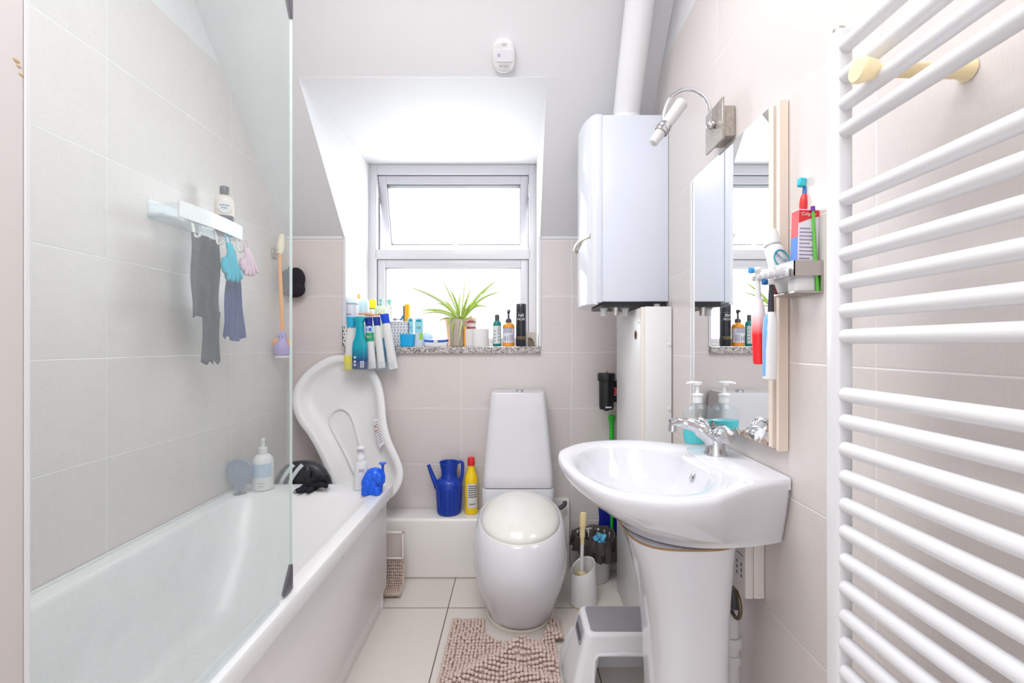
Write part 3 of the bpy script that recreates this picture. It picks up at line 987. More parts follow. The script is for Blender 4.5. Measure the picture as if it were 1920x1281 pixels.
# ================================================================== LEFT WALL: CADDY AND HANGING THINGS
M_SH = M_WHITE
cad = root('shower_caddy', 'white plastic shower shelf with hooks on the left tiled wall', 'shelf', (-1.17, 1.69, 1.597))
y0, y1 = 1.515, 1.865
g = G()
n = 14
front = []
for k in range(n + 1):
    t = k / n
    front.append((-1.118 + .012 * math.sin(PI * t), y0 + (y1 - y0) * t))
fr = [[W((x + dx, y, z)) for (x, y) in front] for dx, z in ((0, 1.605), (.001, 1.66), (-.006, 1.66), (-.006, 1.605))]
g.loft([[r[k] for r in fr] for k in range(n + 1)])
g.link('front_lip', M_SH, cad, w=True)
g = G(); g.box(XL + .001, -1.123, y0 + .005, y1 - .005, 1.6, 1.607, .002, 1)
g.box(XL + .001, -1.12, y0, y0 + .006, 1.6, 1.65, .001, 1); g.box(XL + .001, -1.12, y1 - .006, y1, 1.6, 1.65, .001, 1); g.box(XL + .001, XL + .008, y0, y1, 1.6, 1.668, .001, 1)
g.link('tray', M_CLEAR, cad, w=True)
for y in (1.58, 1.70, 1.765, 1.83):
    g = G(); g.tube(catmull([(-1.125, y, 1.603), (-1.118, y, 1.585), (-1.116, y, 1.565), (-1.108, y, 1.552), (-1.096, y, 1.556), (-1.092, y, 1.57)], 4), .0045, 8)
    g.link('hook', M_SH, cad, w=True)


def bottle(name, label, cat, loc, parts, rot=(0, 0, 0), group=None):
    r = root(name, label, cat, loc, rot, group)
    for p in parts:
        nm, prof, mt = p[:3]
        sx = p[3] if len(p) > 3 else 1; sy = p[4] if len(p) > 4 else 1
        g = G(); g.lathe(prof, sx=sx, sy=sy, seg=26); g.link(nm, mt, r)
    return r


M_CHAR = mat('charcoal_gel', (78, 80, 92), .3)
r = bottle('shower_gel_bottle', 'shower gel bottle with dark cap and round label on the shower shelf', 'bottle', (-1.16, 1.815, 1.608), [
    ('gel', [(.026, .001), (.03, .003), (.031, .08), (.0308, .082)], M_CHAR, 1.08, .7),
    ('bottle', [(.031, .082), (.031, .14), (.026, .155), (.014, .163), (.013, .168)], mat('bottle_peach', (226, 214, 204), .3), 1.08, .7),
    ('cap', [(.0155, .168), (.0165, .17), (.0165, .196), (.014, .199), (.001, .2)], mat('cap_charcoal', (70, 72, 80), .4))], rot=(0, 0, .5))
g = G(); g.loft([[W((a, -.0235 - h, b)) for a, b in superell(.002, .115, .024, .026, 2, 28)] for h in (-.006, .0)])
g.mi = 1
for k, tx in enumerate((6, 4)): g.smudge(tx, .010, lambda x, y, k=k: W((x + .002, -.0242, .12 - k * .011 + y)))
g.link('label', [M_WHITE, mat('blue_ink', (60, 86, 140), .5)], r)
# tube lying in the shelf
r = root('cream_tube', 'blue and white squeezed tube lying on the shower shelf', 'tube', (-1.165, 1.67, 1.622))
g = G(); g.tube([(0, -.085, .004), (0, -.04, .012), (0, .01, .015), (0, .05, .015)], [.004, .012, .015, .015], 14, flat=1.2)
g.link('tube', M_WHITE, r)
g = G(); g.tube([(0, .05, .015), (0, .08, .015)], .012, 14)
g.link('cap', mat('navy_cap', (66, 92, 150), .4), r)
g = G(); g.box(-.008, .012, -.03, .03, .027, .0315, .002, 1)
g.link('label', mat('navy_cap', (66, 92, 150), .4), r)


def cloth(name, label, x, ya, yb, z0, z1, mt, folds=3, amp=.012, taper=0.0, tail=None, ph=0.0, cat='cloth'):
    """cloth hanging beside the left wall in the y-z plane"""
    g = G(); nu, nv = 26, 30
    rows = []
    ym = (ya + yb) / 2
    for sgn_ in (1,):
        for j in range(nv + 1):
            v = j / nv
            z = z1 + (z0 - z1) * v
            row = []
            for i in range(nu + 1):
                u = i / nu
                wv = 1 - taper * (1 - v) ** 1.5
                y = ym + (u - .5) * (yb - ya) * wv
                xx = x + amp * math.sin(u * folds * 2 * PI + ph + v * 1.2) * (.4 + .6 * v) + .003 * math.sin(9 * v + 5 * u)
                zz = z + .01 * math.sin(u * 7 + ph) * v
                row.append(W((xx, y, zz)))
            rows.append(row)
    T_ = W((.0025, 0, 0))
    g.loft([[p + T_ for p in r_] + [p - T_ for p in reversed(r_)] for r_ in rows], True, True)
    if tail:
        ta, tb, tz = tail
        rows = []
        for j in range(9):
            v = j / 8
            rows.append([W((x + .004 * math.sin(u * 9 + v * 4), ta + (tb - ta) * u, z0 + .03 + (tz - z0 - .03) * v + (.012 * math.sin(u * 19) if j == 8 else 0))) for u in [k / 12 for k in range(13)]])
        g.loft([[p + T_ for p in r_] + [p - T_ for p in reversed(r_)] for r_ in rows], True, True)
    return tag(g.link(name, mt, w=True, angle=80), label, cat)


M_MESHG = mat('grey_net', (64, 68, 76), .9, var=.4, vscale=120, bump=1, bscale=160)
M_MESHN = mat('navy_net', (52, 72, 128), .9, var=.4, vscale=140, bump=1, bscale=180)
cloth('washing_net', 'long grey exfoliating cloth hanging below the left end of the shower shelf', -1.118, 1.565, 1.725, 1.27, 1.567, M_MESHG, 2.5, .01, .08, (1.625, 1.72, 1.115))
cloth('washing_net', 'navy blue exfoliating cloth hanging behind the turquoise glove', -1.118, 1.735, 1.868, 1.2, 1.552, M_MESHN, 3, .009, .75)


def glove(name, label, y, zt_, mt, ln, wid, x=-1.088, tilt=0.0, curl=0.0):
    r = root(name, label, 'glove', (x, y, zt_), (tilt, 0, 0))
    g = G()
    rings = []
    for v, hw, th in ((0, .3, .35), (.1, .42, .45), (.3, .5, .5), (.55, .95, .85), (.68, 1.0, .9), (.76, .95, .7)):
        rings.append([W((a * th * .016 + .006 * math.sin(v * 6), b * hw * wid / 2, -v * ln)) for a, b in superell(0, 0, 1, 1, 2.4, 20)])
    g.loft(rings)
    for k, (off, L, sw) in enumerate(((-.36, .24, -.06), (-.12, .3, -.02), (.13, .32, .03), (.37, .25, .08))):
        yy = off * wid
        g.tube([(0, yy, -.68 * ln), (.004 + curl, yy + sw * .03, -(.74 + L * .45) * ln), (.006 + curl, yy + sw * .15, -(.74 + L) * ln)], [wid * .135, wid * .135, wid * .105], 10)
        g.ball((.006 + curl, yy + sw * .15, -(.74 + L) * ln), wid * .105, 10)
    g.tube([(0, -.38 * wid, -.45 * ln), (.004, -.58 * wid, -.62 * ln), (.006, -.6 * wid, -.78 * ln)], [wid * .13, wid * .14, wid * .11], 10)
    g.ball((.006, -.6 * wid, -.78 * ln), wid * .11, 10)
    g.link('hand', mt, r)
    g = G(); g.tube(catmull([(.0, -.012, 0), (0, -.01, .022), (0, .0, .032), (0, .01, .022), (0, .012, 0)], 4), .0022, 6)
    g.link('hanging_loop', mt, r)
    return r


glove('bath_glove', 'turquoise exfoliating glove hanging under the shower shelf', 1.725, 1.565, mat('turquoise_knit', (28, 178, 204), .95, var=.15, vscale=200, bump=.8, bscale=250), .135, .085, tilt=.2)
glove('bath_glove', 'pale pink exfoliating glove hanging under the right end of the shower shelf', 1.838, 1.568, mat('pink_knit', (220, 188, 206), .95, var=.08, vscale=200, bump=.8, bscale=250), .1, .085, tilt=.25)

# chrome hook plate + orange handled scrubber
hk = root('wall_hook', 'small square chrome hook stuck on the left wall near the corner', 'hook', (XL + .002, 2.31, 1.64))
g = G(); g.box(0, .006, -.022, .022, -.025, .025, .002, 1); g.link('plate', M_STEEL, hk)
g = G(); g.tube(catmull([(.006, 0, .004), (.03, 0, -.004), (.045, 0, .004), (.045, 0, .016)], 4), .005, 8); g.link('prong', M_STEEL, hk)
M_LIL = mat('lilac_plastic', (168, 148, 206), .5); M_ORG = mat('orange_plastic', (236, 158, 72), .45)
sb = root('bath_scrubber', 'orange-handled bath scrubber with a lilac animal head hanging in the corner', 'bath brush', (-1.182, 2.31, 1.107))
g = G(); g.tube(catmull([(0, 0, .13), (-.006, 0, .3), (-.012, 0, .45), (-.012, 0, .53)], 6), .0095, 10)
g.link('handle', M_ORG, sb)
g = G(); g.tube([(-.012, 0, .53), (-.008, 0, .57), (-.002, 0, .63)], [.014, .019, .012], 12)
g.link('grip', mat('cream_grip', (240, 226, 196), .5), sb)
g = G()
g.lathe([(.02, .012), (.037, .02), (.04, .045), (.033, .075), (.02, .09), (.017, .1), (.02, .115), (.012, .14), (.001, .145)], seg=20)
g.link('animal_body', M_LIL, sb)
for s_ in (-1, 1):
    g = G(); g.ball((s_ * .037, -.002, .082), (.016, .008, .022), 12); g.link('ear', M_ORG, sb)
    g = G(); g.ball((s_ * .009, -.018, .112), .0035, 8); g.link('eye', M_BLACK, sb)
g = G(); g.lathe([(.034, 0), (.038, .004), (.034, .016)], seg=20); g.link('bristles', mat('white_bristle', (232, 228, 232), .9, bump=.8, bscale=300), sb)

# black cap on the back wall
r = root('black_hat', 'black knitted hat hanging in the back left corner', 'hat', at(546, 530, 2.40))
g = G()
g.ball((0, .0, .0), (.07, .034, .075), 24)
g.ball((.025, .0, .02), (.048, .033, .06), 20)
g.ball((.02, -.004, -.035), (.055, .033, .045), 20)
g.link('crown', mat('black_knit', (30, 27, 34), .95, bump=.6, bscale=200), r)
g = G(); g.tube(catmull([(-.02, .01, .06), (-.025, .03, .085), (-.02, .036, .095)], 4), .004, 6); g.link('hanging_loop', M_BLACK, r)

# ================================================================== THINGS ON THE BATH END
# translucent scoop
r = root('suction_soap_dish', 'pale blue translucent leaf-shaped soap dish on the back left bath corner', 'soap dish', (-1.165, 1.925, RIM))
pr = [(0, .006), (.012, .012), (.018, .03), (.045, .062), (.055, .095), (.05, .125), (.03, .145), (0, .15), (-.03, .145), (-.05, .125), (-.055, .095), (-.045, .062), (-.018, .03), (-.012, .012)]
pc = catmull([(a, b, 0) for a, b in pr], 3, True)
g = G(); g.loft([[W((p.x * s_, y, .08 + (p.y - .08) * s_)) for p in pc] for s_, y in ((.97, .006), (1, .003), (1, -.004), (.93, -.008), (.85, -.003), (.5, .0015))])
g.link('dish', M_TRANSBLUE, r)
g = G(); g.lathe([(.026, 0), (.024, .006), (.01, .014), (.007, .02)], seg=20); g.link('suction_foot', M_CLEAR, r)

# white pump bottle with blue label
r = bottle('lotion_pump_bottle', 'large white pump bottle with a pale blue label behind the shower glass', 'bottle', (-1.1, 1.985, RIM), [
    ('bottle', [(.036, .001), (.041, .005), (.042, .02), (.042, .118), (.039, .135), (.028, .15), (.016, .156), (.015, .16)], M_WHITE),
    ('pump', [(.017, .158), (.018, .16), (.018, .182), (.009, .184), (.007, .2), (.006, .212), (.009, .214), (.009, .222), (.001, .224)], M_WHITE)])
g = G(); g.tube([(0, 0, .218), (.008, -.012, .223), (.014, -.022, .218)], [.006, .005, .004], 8); g.link('nozzle', M_WHITE, r)
g = G(); band(g, [(.0425, .06), (.0425, .118)], -1.35, 1.35, 20)
g.mi = 1
g.smudge(1, .008, wrap(.0425, .112, .6))
g.link('label', [mat('label_blue', (176, 196, 216), .5), M_INK], r)
g = G()
for k, tx in enumerate((6, 5)): g.smudge(tx, .008, wrap(.0422, .036 - k * .013, .35))
g.link('lettering', M_GREYINK, r)

# black bag behind the bath end
r = root('black_bag', 'black padded bag standing behind the end of the bath', 'bag', (-1.0, 2.125, 0))
g = G()
rings = []
for z, rx, ry in ((0, .13, .035), (.03, .145, .042), (.3, .148, .044), (.5, .14, .043), (.555, .125, .042), (.59, .105, .038), (.615, .082, .032), (.63, .05, .022), (.635, .012, .008)):
    rings.append([W((a + .01, b, z)) for a, b in superell(0, 0, rx, ry, 2.8, 40)])
g.loft(rings)
g.link('body', mat('black_nylon', (40, 40, 46), .4, bump=.15, bscale=60), r)
g = G(); g.tube(catmull([(.05, -.046, .4), (.052, -.05, .55), (.045, -.044, .595), (.035, -.03, .618)], 5), .012, 8, flat=.35); g.link('strap', M_BLACK, r)
g = G(); g.box(.035, .068, -.06, -.04, .57, .602, .003, 2); g.link('buckle', M_BLACK, r)
for dx in (-.03, -.07):
    g = G(); g.tube(catmull([(dx, -.05, .38), (dx - .0, -.052, .53), (dx + .025, -.046, .59), (dx + .05, -.03, .624)], 5), .009, 8, flat=.4); g.link('pale_strap', mat('pale_strap', (196, 204, 210), .4), r)

# crumpled black cloth
r = root('black_glove', 'crumpled black glove lying on the end of the bath', 'glove', (-.872, 1.975, RIM))
M_BGL = mat('black_fabric', (22, 22, 30), .9, bump=.7, bscale=120)
g = G()
from mathutils import noise
b2 = bmesh.new(); bmesh.ops.create_icosphere(b2, subdivisions=5, radius=1)
for v in b2.verts:
    n_1 = noise.noise(v.co * 2.1 + W((3, 1, 7))); n_2 = 1 - abs(noise.noise(W((v.co.x * 1.6 - v.co.z * 2, v.co.y * 4, v.co.z * 5 + v.co.x * 2.5)))) * 2
    k = 1 + .35 * n_1 + .16 * n_2
    c_ = v.co * k
    v.co = W((c_.x * .05 + .004, c_.y * .028, c_.z * .026 + .03 + c_.x * .012))
g.merge(b2)
for (a, b, c) in (((-.02, -.012, .02), (-.045, -.03, .014), (-.062, -.04, .006)), ((-.02, -.02, .014), (-.03, -.038, .01), (-.048, -.048, .006)), ((.0, -.022, .014), (.0, -.04, .012), (-.012, -.05, .006)), ((.03, -.01, .05), (.056, -.012, .052), (.064, -.008, .034)), ((.02, -.02, .03), (.05, -.028, .03), (.066, -.02, .02))):
    g.tube(catmull([a, b, c], 6), [.012] * 6 + [.010] * 6 + [.006], 10)
for v in g.bm.verts: v.co.z = max(v.co.z, .0005)
g.link('glove_body', M_BGL, r)
g = G(); g.ball((-.062, -.041, .007), (.01, .008, .006), 10); g.link('grey_tip', mat('grey_fabric', (140, 142, 148), .8), r)

# white lotion bottle
r = bottle('lotion_bottle', 'slim white lotion bottle with flat cap beside the blue watering can', 'bottle', (-.672, 1.985, RIM), [
    ('bottle', [(.030, .001), (.034, .004), (.034, .02), (.030, .08), (.0265, .118), (.023, .124)], M_WHITE, 1, .75),
    ('cap', [(.018, .124), (.0185, .126), (.0185, .145), (.016, .148), (.0155, .163), (.017, .166), (.017, .182), (.012, .188), (.001, .189)], M_WHITE)])
g = G(); g.text('DO', .018, lambda x, y: W((.008 + x * .8, -.0262 + .006, .086 + y)), sx=.9)
for v in g.bm.verts:
    x = v.co.x; v.co.y = -.75 * math.sqrt(max(1e-6, .0312 ** 2 - min(abs(x), .031) ** 2)) - .0008
g.link('lettering', M_INK, r)
g = G()
for k in range(3): g.box(-.012, .012, -.0178, -.0155, .167 + k * .005, .169 + k * .005)
g.link('cap_ridges', M_GREYINK, r)

# blue elephant watering can
r = root('elephant_watering_can', 'bright blue elephant-shaped toy watering can on the bath corner', 'watering can', (-.603, 1.935, RIM))
M_BLUE = mat('bright_blue_plastic', (8, 92, 224), .28)
g = G()
g.lathe([(.034, .001), (.038, .004), (.04, .03), (.041, .055), (.037, .08), (.026, .098), (.012, .106), (.001, .108)], seg=28, sx=1, sy=.9)
g.ball((-.018, -.012, .045), (.028, .034, .04), 20)
g.ball((.01, -.006, .078), (.034, .034, .032), 20)
for v in g.bm.verts: v.co.z = max(v.co.z, .001)
g.link('body', M_BLUE, r)
for sx_ in (-.026, .022):
    g = G(); g.lathe([(.014, .001), (.016, .003), (.015, .03), (.01, .036)], c=(sx_, -.03, 0), seg=14, sy=.8); g.link('foot', M_BLUE, r)
for dx in (-.012, .03):
    g = G(); g.ball((dx, -.034, .07), (.018, .006, .022), 14); g.link('ear', M_BLUE, r)
g = G(); g.tube(catmull([(.03, -.005, .04), (.044, -.006, .06), (.042, -.006, .09), (.041, -.006, .125)], 5), [.011] * 5 + [.008] * 5 + [.006] * 6, 10)
g.lathe([(.006, .12), (.016, .127), (.015, .131), (.001, .13)], c=(.041, -.006, 0), seg=16)
g.link('trunk_spout', M_BLUE, r)

# ================================================================== BABY BATH
tubp = [(646, 666), (617, 669), (587, 685), (565, 705), (551, 727), (547, 750), (550, 772), (560, 795), (575, 815), (590, 840), (602, 865), (612, 890), (622, 916), (640, 936), (668, 946), (702, 945), (732, 935), (747, 919), (755, 898), (754, 878), (746, 856), (732, 825), (724, 792), (721, 757), (717, 732), (710, 710), (697, 690), (675, 674)]
DBB = 2.2


def bb_y(z): return DBB + .213 * (z - .35) / .75


bb0 = at(650, 945, DBB)


def bbp(px, py, h=0.0):
    d = DBB
    for _ in range(6): d = bb_y(at(px, py, d).z)
    p = at(px, py, d); p.y += h
    return p


oc = catmull([(a, b, 0) for a, b in tubp], 4, True)
oc = [(p.x, p.y) for p in oc]


def inset(pts, d):
    n_ = len(pts); r = []
    for i in range(n_):
        a = W((*pts[i - 3], 0)); b = W((*pts[(i + 3) % n_], 0)); t = (b - a).normalized()
        nx, ny = -t.y, t.x
        r.append((pts[i][0] + nx * d, pts[i][1] + ny * d))
    return r


def area2(p): return sum(p[i - 1][0] * p[i][1] - p[i][0] * p[i - 1][1] for i in range(len(p)))


sgi = 1 if abs(area2(inset(oc, 5))) < abs(area2(oc)) else -1
ctr = (652, 800)


def shrink(pts, k, c=ctr): return [(c[0] + (a - c[0]) * k, c[1] + (b - c[1]) * k) for a, b in pts]


bbt = root('baby_bath', 'white moulded baby bath standing upright behind the end of the bathtub', 'baby bath', W((bb0.x, 2.25, .33)))
g = G()
i1 = inset(oc, sgi * 2); i2 = inset(oc, sgi * 11); i3 = inset(oc, sgi * 14); i4 = inset(oc, sgi * 19); i5 = inset(oc, sgi * 27)
rings = []
for pts, h in ((inset(oc, sgi * 3), .016), (oc, .012), (oc, .004), (i1, -.001), (i2, .0), (i3, .006), (i4, .024), (i5, .042)):
    rings.append([bbp(a, b, h) for a, b in pts])
for k, h in ((.82, .05), (.6, .054), (.3, .055), (.02, .055)):
    rings.append([bbp(a, b, h) for a, b in shrink(i5, k, (650, 770) if k < .5 else (650, 785))])
for r_ in rings:
    for p in r_: p.y = min(p.y, YB - .012)
g.loft(rings, False, True)
# outer skin
rings = [[bbp(a, b, h) for a, b in pts] for pts, h in ((inset(oc, sgi * 3), .016), (i3, .018), (i4, .034), (i5, .052), (shrink(i5, .8), .06), (shrink(i5, .02), .065))]
for r_ in rings:
    for p in r_: p.y = min(p.y, YB - .004)
g.loft(rings, False, True)
g.link('shell', mat('baby_bath_white', (243, 243, 243), .42), bbt, w=True, angle=60)
g = G()
seat = [(668, 915), (656, 890), (640, 855), (624, 825), (614, 805), (611, 790), (616, 777), (626, 770), (638, 770), (649, 778), (657, 795), (664, 820), (671, 850), (674, 880)]
sc_ = catmull([(a, b, 0) for a, b in seat], 5)
ridge = []
for p in sc_:
    hh = .05
    q = bbp(p.x, p.y, hh); q.y = min(q.y, YB - .02); ridge.append(q)
g.tube(ridge, .008, 8)
g.link('seat_ridge', mat('baby_bath_white', (243, 243, 243), .42), bbt, w=True)
g = G()
stp = [(700, 786), (708, 785), (720, 833), (711, 840)]
g.loft([[bbp(a, b, h) for a, b in stp] for h in (.008, .001)])
g.mi = 1
for k in range(9): 
    t = .1 + k * .09
    a0 = (700 + 11 * t + 1.5, 786 + 54 * t); a1 = (708 + 12 * t - 1, 785 + 48 * t + .5)
    g.loft([[bbp(*a0, .0006), bbp(*a1, .0006), bbp(a1[0] + .4, a1[1] + 2.4, .0006), bbp(a0[0] + .4, a0[1] + 2.4, .0006)]], True, False)
g.mi = 2
for (a, b) in ((703.5, 800), (705, 809)): g.loft([[bbp(a + 2.2 * math.cos(q), b + 2.2 * math.sin(q), .0002) for q in [k * PI / 6 for k in range(12)]]], True, False)
g.link('warning_sticker', [mat('sticker_grey', (214, 212, 216), .5), M_GREYINK, mat('sticker_red', (214, 110, 90), .5)], bbt, w=True)

# ================================================================== LEDGE THINGS
M_NAVY = mat('royal_blue_plastic', (12, 58, 164), .3)
jug = root('plastic_jug', 'royal blue plastic jug with a side spout on the ledge', 'jug', at(842, 958, 2.368)); jug.location.z = .30
g = G()
g.lathe([(.05, .001), (.056, .004), (.06, .06), (.066, .13), (.067, .162), (.06, .176), (.044, .186), (.04, .2), (.041, .225), (.05, .266), (.048, .268), (.036, .228), (.034, .19)], seg=40, cap=False)
g.lathe([(.001, .002), (.05, .001)], seg=40, cap=False)
for k in range(22):
    a = 2 * PI * k / 22
    g.tube([(.0585 * math.cos(a), .0585 * math.sin(a), .012), (.0655 * math.cos(a), .0655 * math.sin(a), .14)], .0035, 6)
g.link('body', M_NAVY, jug)
g = G(); g.tube([(-.058, 0, .128), (-.085, 0, .19), (-.108, 0, .252)], [.016, .012, .009], 12); g.link('spout', M_NAVY, jug)
g = G(); g.tube(catmull([(.042, 0, .262), (.06, 0, .268), (.07, 0, .255), (.069, 0, .21), (.062, 0, .165)], 6), .0085, 10, flat=.8); g.link('handle', M_NAVY, jug)
r = bottle('toilet_cleaner_bottle', 'yellow cleaner bottle with a red cap beside the blue jug', 'bottle', (-.229, 2.366, .30), [
    ('bottle', [(.031, .001), (.034, .004), (.034, .17), (.031, .195), (.019, .225), (.017, .242), (.0165, .252)], mat('yellow_plastic', (250, 212, 22), .3), 1, .75),
    ('cap', [(.0185, .251), (.0195, .253), (.019, .28), (.0165, .291), (.001, .295)], mat('red_cap', (222, 44, 44), .35))])
g = G(); band(g, [(.0345, .035), (.0345, .16)], -.55, 1.2, 16, 1, .76); g.mi = 1
for k in range(6): band(g, [(.0349, .09 + k * .011), (.0349, .094 + k * .011)], -.35, 1.05, 12, 1, .77)
g.smudge(5, .013, lambda x, y: W((.035 * math.sin(x / .0346 + .3), -.0349 * .77 * math.cos(x / .0346 + .3), .055 + y)))
g.link('label', [mat('label_white', (234, 232, 226), .5), M_INK], r)
for v in r.children[-1].data.polygons[1:]: pass

# ================================================================== BIN AND TOILET BRUSH
bn = root('waste_bin', 'small white round bin lined with a black bag under the basin', 'bin', (.398, 2.305, 0))
g = G(); g.lathe([(.001, .001), (.075, .001), (.078, .004), (.099, .2), (.103, .204), (.103, .21), (.097, .21), (.094, .19), (.074, .012), (.001, .012)], seg=36, cap=False)
g.link('bucket', M_WHITE, bn)
M_BAG = mat('black_bin_bag', (78, 70, 66), .28, bump=.5, bscale=45)
g = G(); rings = []
for k, (r0, z0, jit, jz) in enumerate(((.05, .10, .004, .0), (.082, .13, .005, .0), (.091, .19, .003, .004), (.101, .222, .003, .006), (.108, .223, .004, .006), (.112, .205, .006, .008), (.113, .172, .009, .012), (.112, .14, .012, .03))):
    ring = []
    for i in range(48):
        a = 2 * PI * i / 48
        rr = r0 + jit * math.sin(i * 1.9 + k) + jit * .6 * math.sin(i * 3.7 + k * 2)
        zz = z0 + jz * (math.sin(a * 2 + .5) + .5 * math.sin(i * 1.3))
        if k == 7: zz = z0 + .03 * math.cos(a + PI / 2 + 2.2) 
        ring.append(W((rr * math.cos(a), min(rr * math.sin(a), .128), zz)))
    rings.append(ring)
g.loft(rings, True, False)
g.link('bin_liner', M_BAG, bn)
r = root('crumpled_wrapper', 'pale blue crumpled wrapper inside the bin', 'litter', (.43, 2.30, .175))
g = G(); b2 = bmesh.new(); bmesh.ops.create_icosphere(b2, subdivisions=3, radius=.03)
for v in b2.verts: v.co *= 1 + .35 * math.sin(v.co.x * 190) * math.cos(v.co.z * 160); v.co.z = v.co.z * .9 + .02
g.merge(b2); g.link('wrapper', mat('pale_blue_wrapper', (96, 184, 222), .4), r, angle=15)

tb = root('toilet_brush', 'toilet brush with a cream-tipped handle standing in the white holder', 'toilet brush', (.304, 2.075, .012))
g = G(); g.tube(catmull([(0, 0, .13), (.0, .0, .2), (.002, 0, .262)], 5), [.009] * 4 + [.008] * 7, 12); g.link('stem', M_WHITE, tb)
g = G(); g.tube(catmull([(.002, 0, .255), (.002, 0, .29), (.004, .0, .34), (.006, 0, .385), (.006, 0, .398)], 5), [.009] * 5 + [.0125] * 5 + [.016] * 6 + [.014] * 4 + [.006], 14); g.link('grip', mat('cream_handle', (230, 210, 160), .4), tb)
g = G(); g.lathe([(.022, .0), (.03, .01), (.032, .09), (.02, .125), (.012, .13)], seg=20)
for k in range(60):
    a = random.random() * 2 * PI; zz = .085 + .04 * random.random()
    p = W((.02 * math.cos(a), .02 * math.sin(a), zz)); g.tube([p, p + W((.016 * math.cos(a), .016 * math.sin(a), .012))], .0012, 4)
g.link('bristles', mat('tan_bristles', (206, 190, 150), .9), tb)
th = root('toilet_brush_holder', 'white plastic toilet brush holder on the floor beside the toilet', 'toilet brush holder', (.31, 2.075, 0))
g = G(); rings = []
for r0, z0, hgt in ((.001, .001, 0), (.056, .001, 0), (.062, .006, 0), (.06, .1, 0), (.054, .165, 1), (.053, .168, 1), (.05, .165, 1), (.055, .1, 0), (.056, .012, 0), (.001, .012, 0)):
    rings.append([W((r0 * math.cos(a), r0 * math.sin(a), z0 + hgt * (.026 * math.cos(a - .55) ))) for a in [2 * PI * k / 36 for k in range(36)]])
g.loft(rings, False, False)
g.link('cup', M_WHITE, th)
g = G(); g.lathe([(.0615, .0), (.0635, .001), (.0635, .006), (.0625, .007)], seg=36); g.link('base_ring', mat('grimy_ring', (196, 184, 150), .6), th)

# green handled brush and blue dustpan in the corner
r = root('long_handled_brush', 'bright green ribbed handle standing in the corner behind the basin', 'brush', (.508, 2.395, 0))
g = G()
pr = [(.008, .02), (.008, .45), (.011, .5)]
z = .5
while z < .755: pr += [(.0125, z + .003), (.0125, z + .012), (.0108, z + .015)]; z += .017
pr += [(.013, .771), (.018, .785), (.0185, .797), (.015, .806), (.001, .81)]
g.lathe(pr, seg=18); g.link('handle', mat('bright_green', (34, 190, 42), .35), r)
g = G(); g.box(-.03, .03, -.02, .02, 0, .03, .004, 2); g.link('brush_head', M_WHITEM, r)
r = root('blue_dustpan', 'dark blue plastic pan standing upright in the corner behind the bin', 'dustpan', (.51, 2.4285, 0))
g = G(); g.loft([[W((a, b, z)) for a, b in superell(0, 0, rx, .009, 5, 24)] for z, rx in ((0, .085), (.25, .062), (.365, .07), (.37, .066))]); g.link('pan', mat('deep_blue', (20, 30, 140), .35), r)
g = G(); g.tube([(0, 0, .365), (0, 0, .44)], .009, 10); g.link('handle', mat('deep_blue', (20, 30, 140), .35), r)

# ================================================================== STEP STOOL
st = root('step_stool', 'white step stool with a grey anti-slip top in front of the pedestal', 'stool', (.352, 1.57, 0))
M_STW = mat('stool_white', (238, 238, 241), .35)
ZS = .232
cxs = .352; cys = 1.569


def sq(hx, hy, z, r, cyy=cys): return rrect(cxs - hx, cxs + hx, cyy - hy, cyy + hy, r, z, 6)


g = G()


def leg(sx_, sy_):
    """one quarter of the flared skirt: outside shell down to the floor at a corner"""
    pass


hxT, hyT, hxB, hyB = .122, .085, .185, .118
# shell with arch openings: sample the skirt as a grid and drop the faces inside the arches
NP = 27; NZ = 16


def sk(hx, hy, z):
    return rrect(cxs - hx, cxs + hx, cys - hy, cys + hy, .022, z, 6)


def skirt(thk):
    rows = []
    for j in range(NZ + 1):
        t = j / NZ
        z = (ZS - .012) * (1 - t)
        hx = hxT + (hxB - hxT) * t - thk; hy = hyT + (hyB - hyT) * t - thk
        ring = []
        r = .022
        base = rrect(cxs - hx, cxs + hx, cys - hy, cys + hy, r, z, 4)
        # densify straight runs
        ext = []
        for i in range(len(base)):
            a = base[i]; b = base[(i + 1) % len(base)]
            ext.append(a)
            if (i + 1) % 5 == 0:
                for k in range(1, 14): ext.append(a.lerp(b, k / 14))
        rows.append(ext)
    return rows


ro = skirt(0); ri = skirt(.006)
vo = [[g.bm.verts.new(p) for p in r_] for r_ in ro]; vi = [[g.bm.verts.new(p) for p in r_] for r_ in ri]
n_ = len(vo[0])


def openf(j, i):
    p = (ro[j][i] + ro[j + 1][(i + 1) % n_]) / 2
    fx = (p.x - cxs) / hxB; fy = (p.y - cys) / hyB
    zz = p.z
    onx = abs(p.y - cys) > (hyT - .01 + (hyB - hyT) * (1 - zz / ZS)) - .008
    if onx: return abs(p.x - cxs) < .082 + .03 * (1 - zz / ZS) and zz < .168
    return False


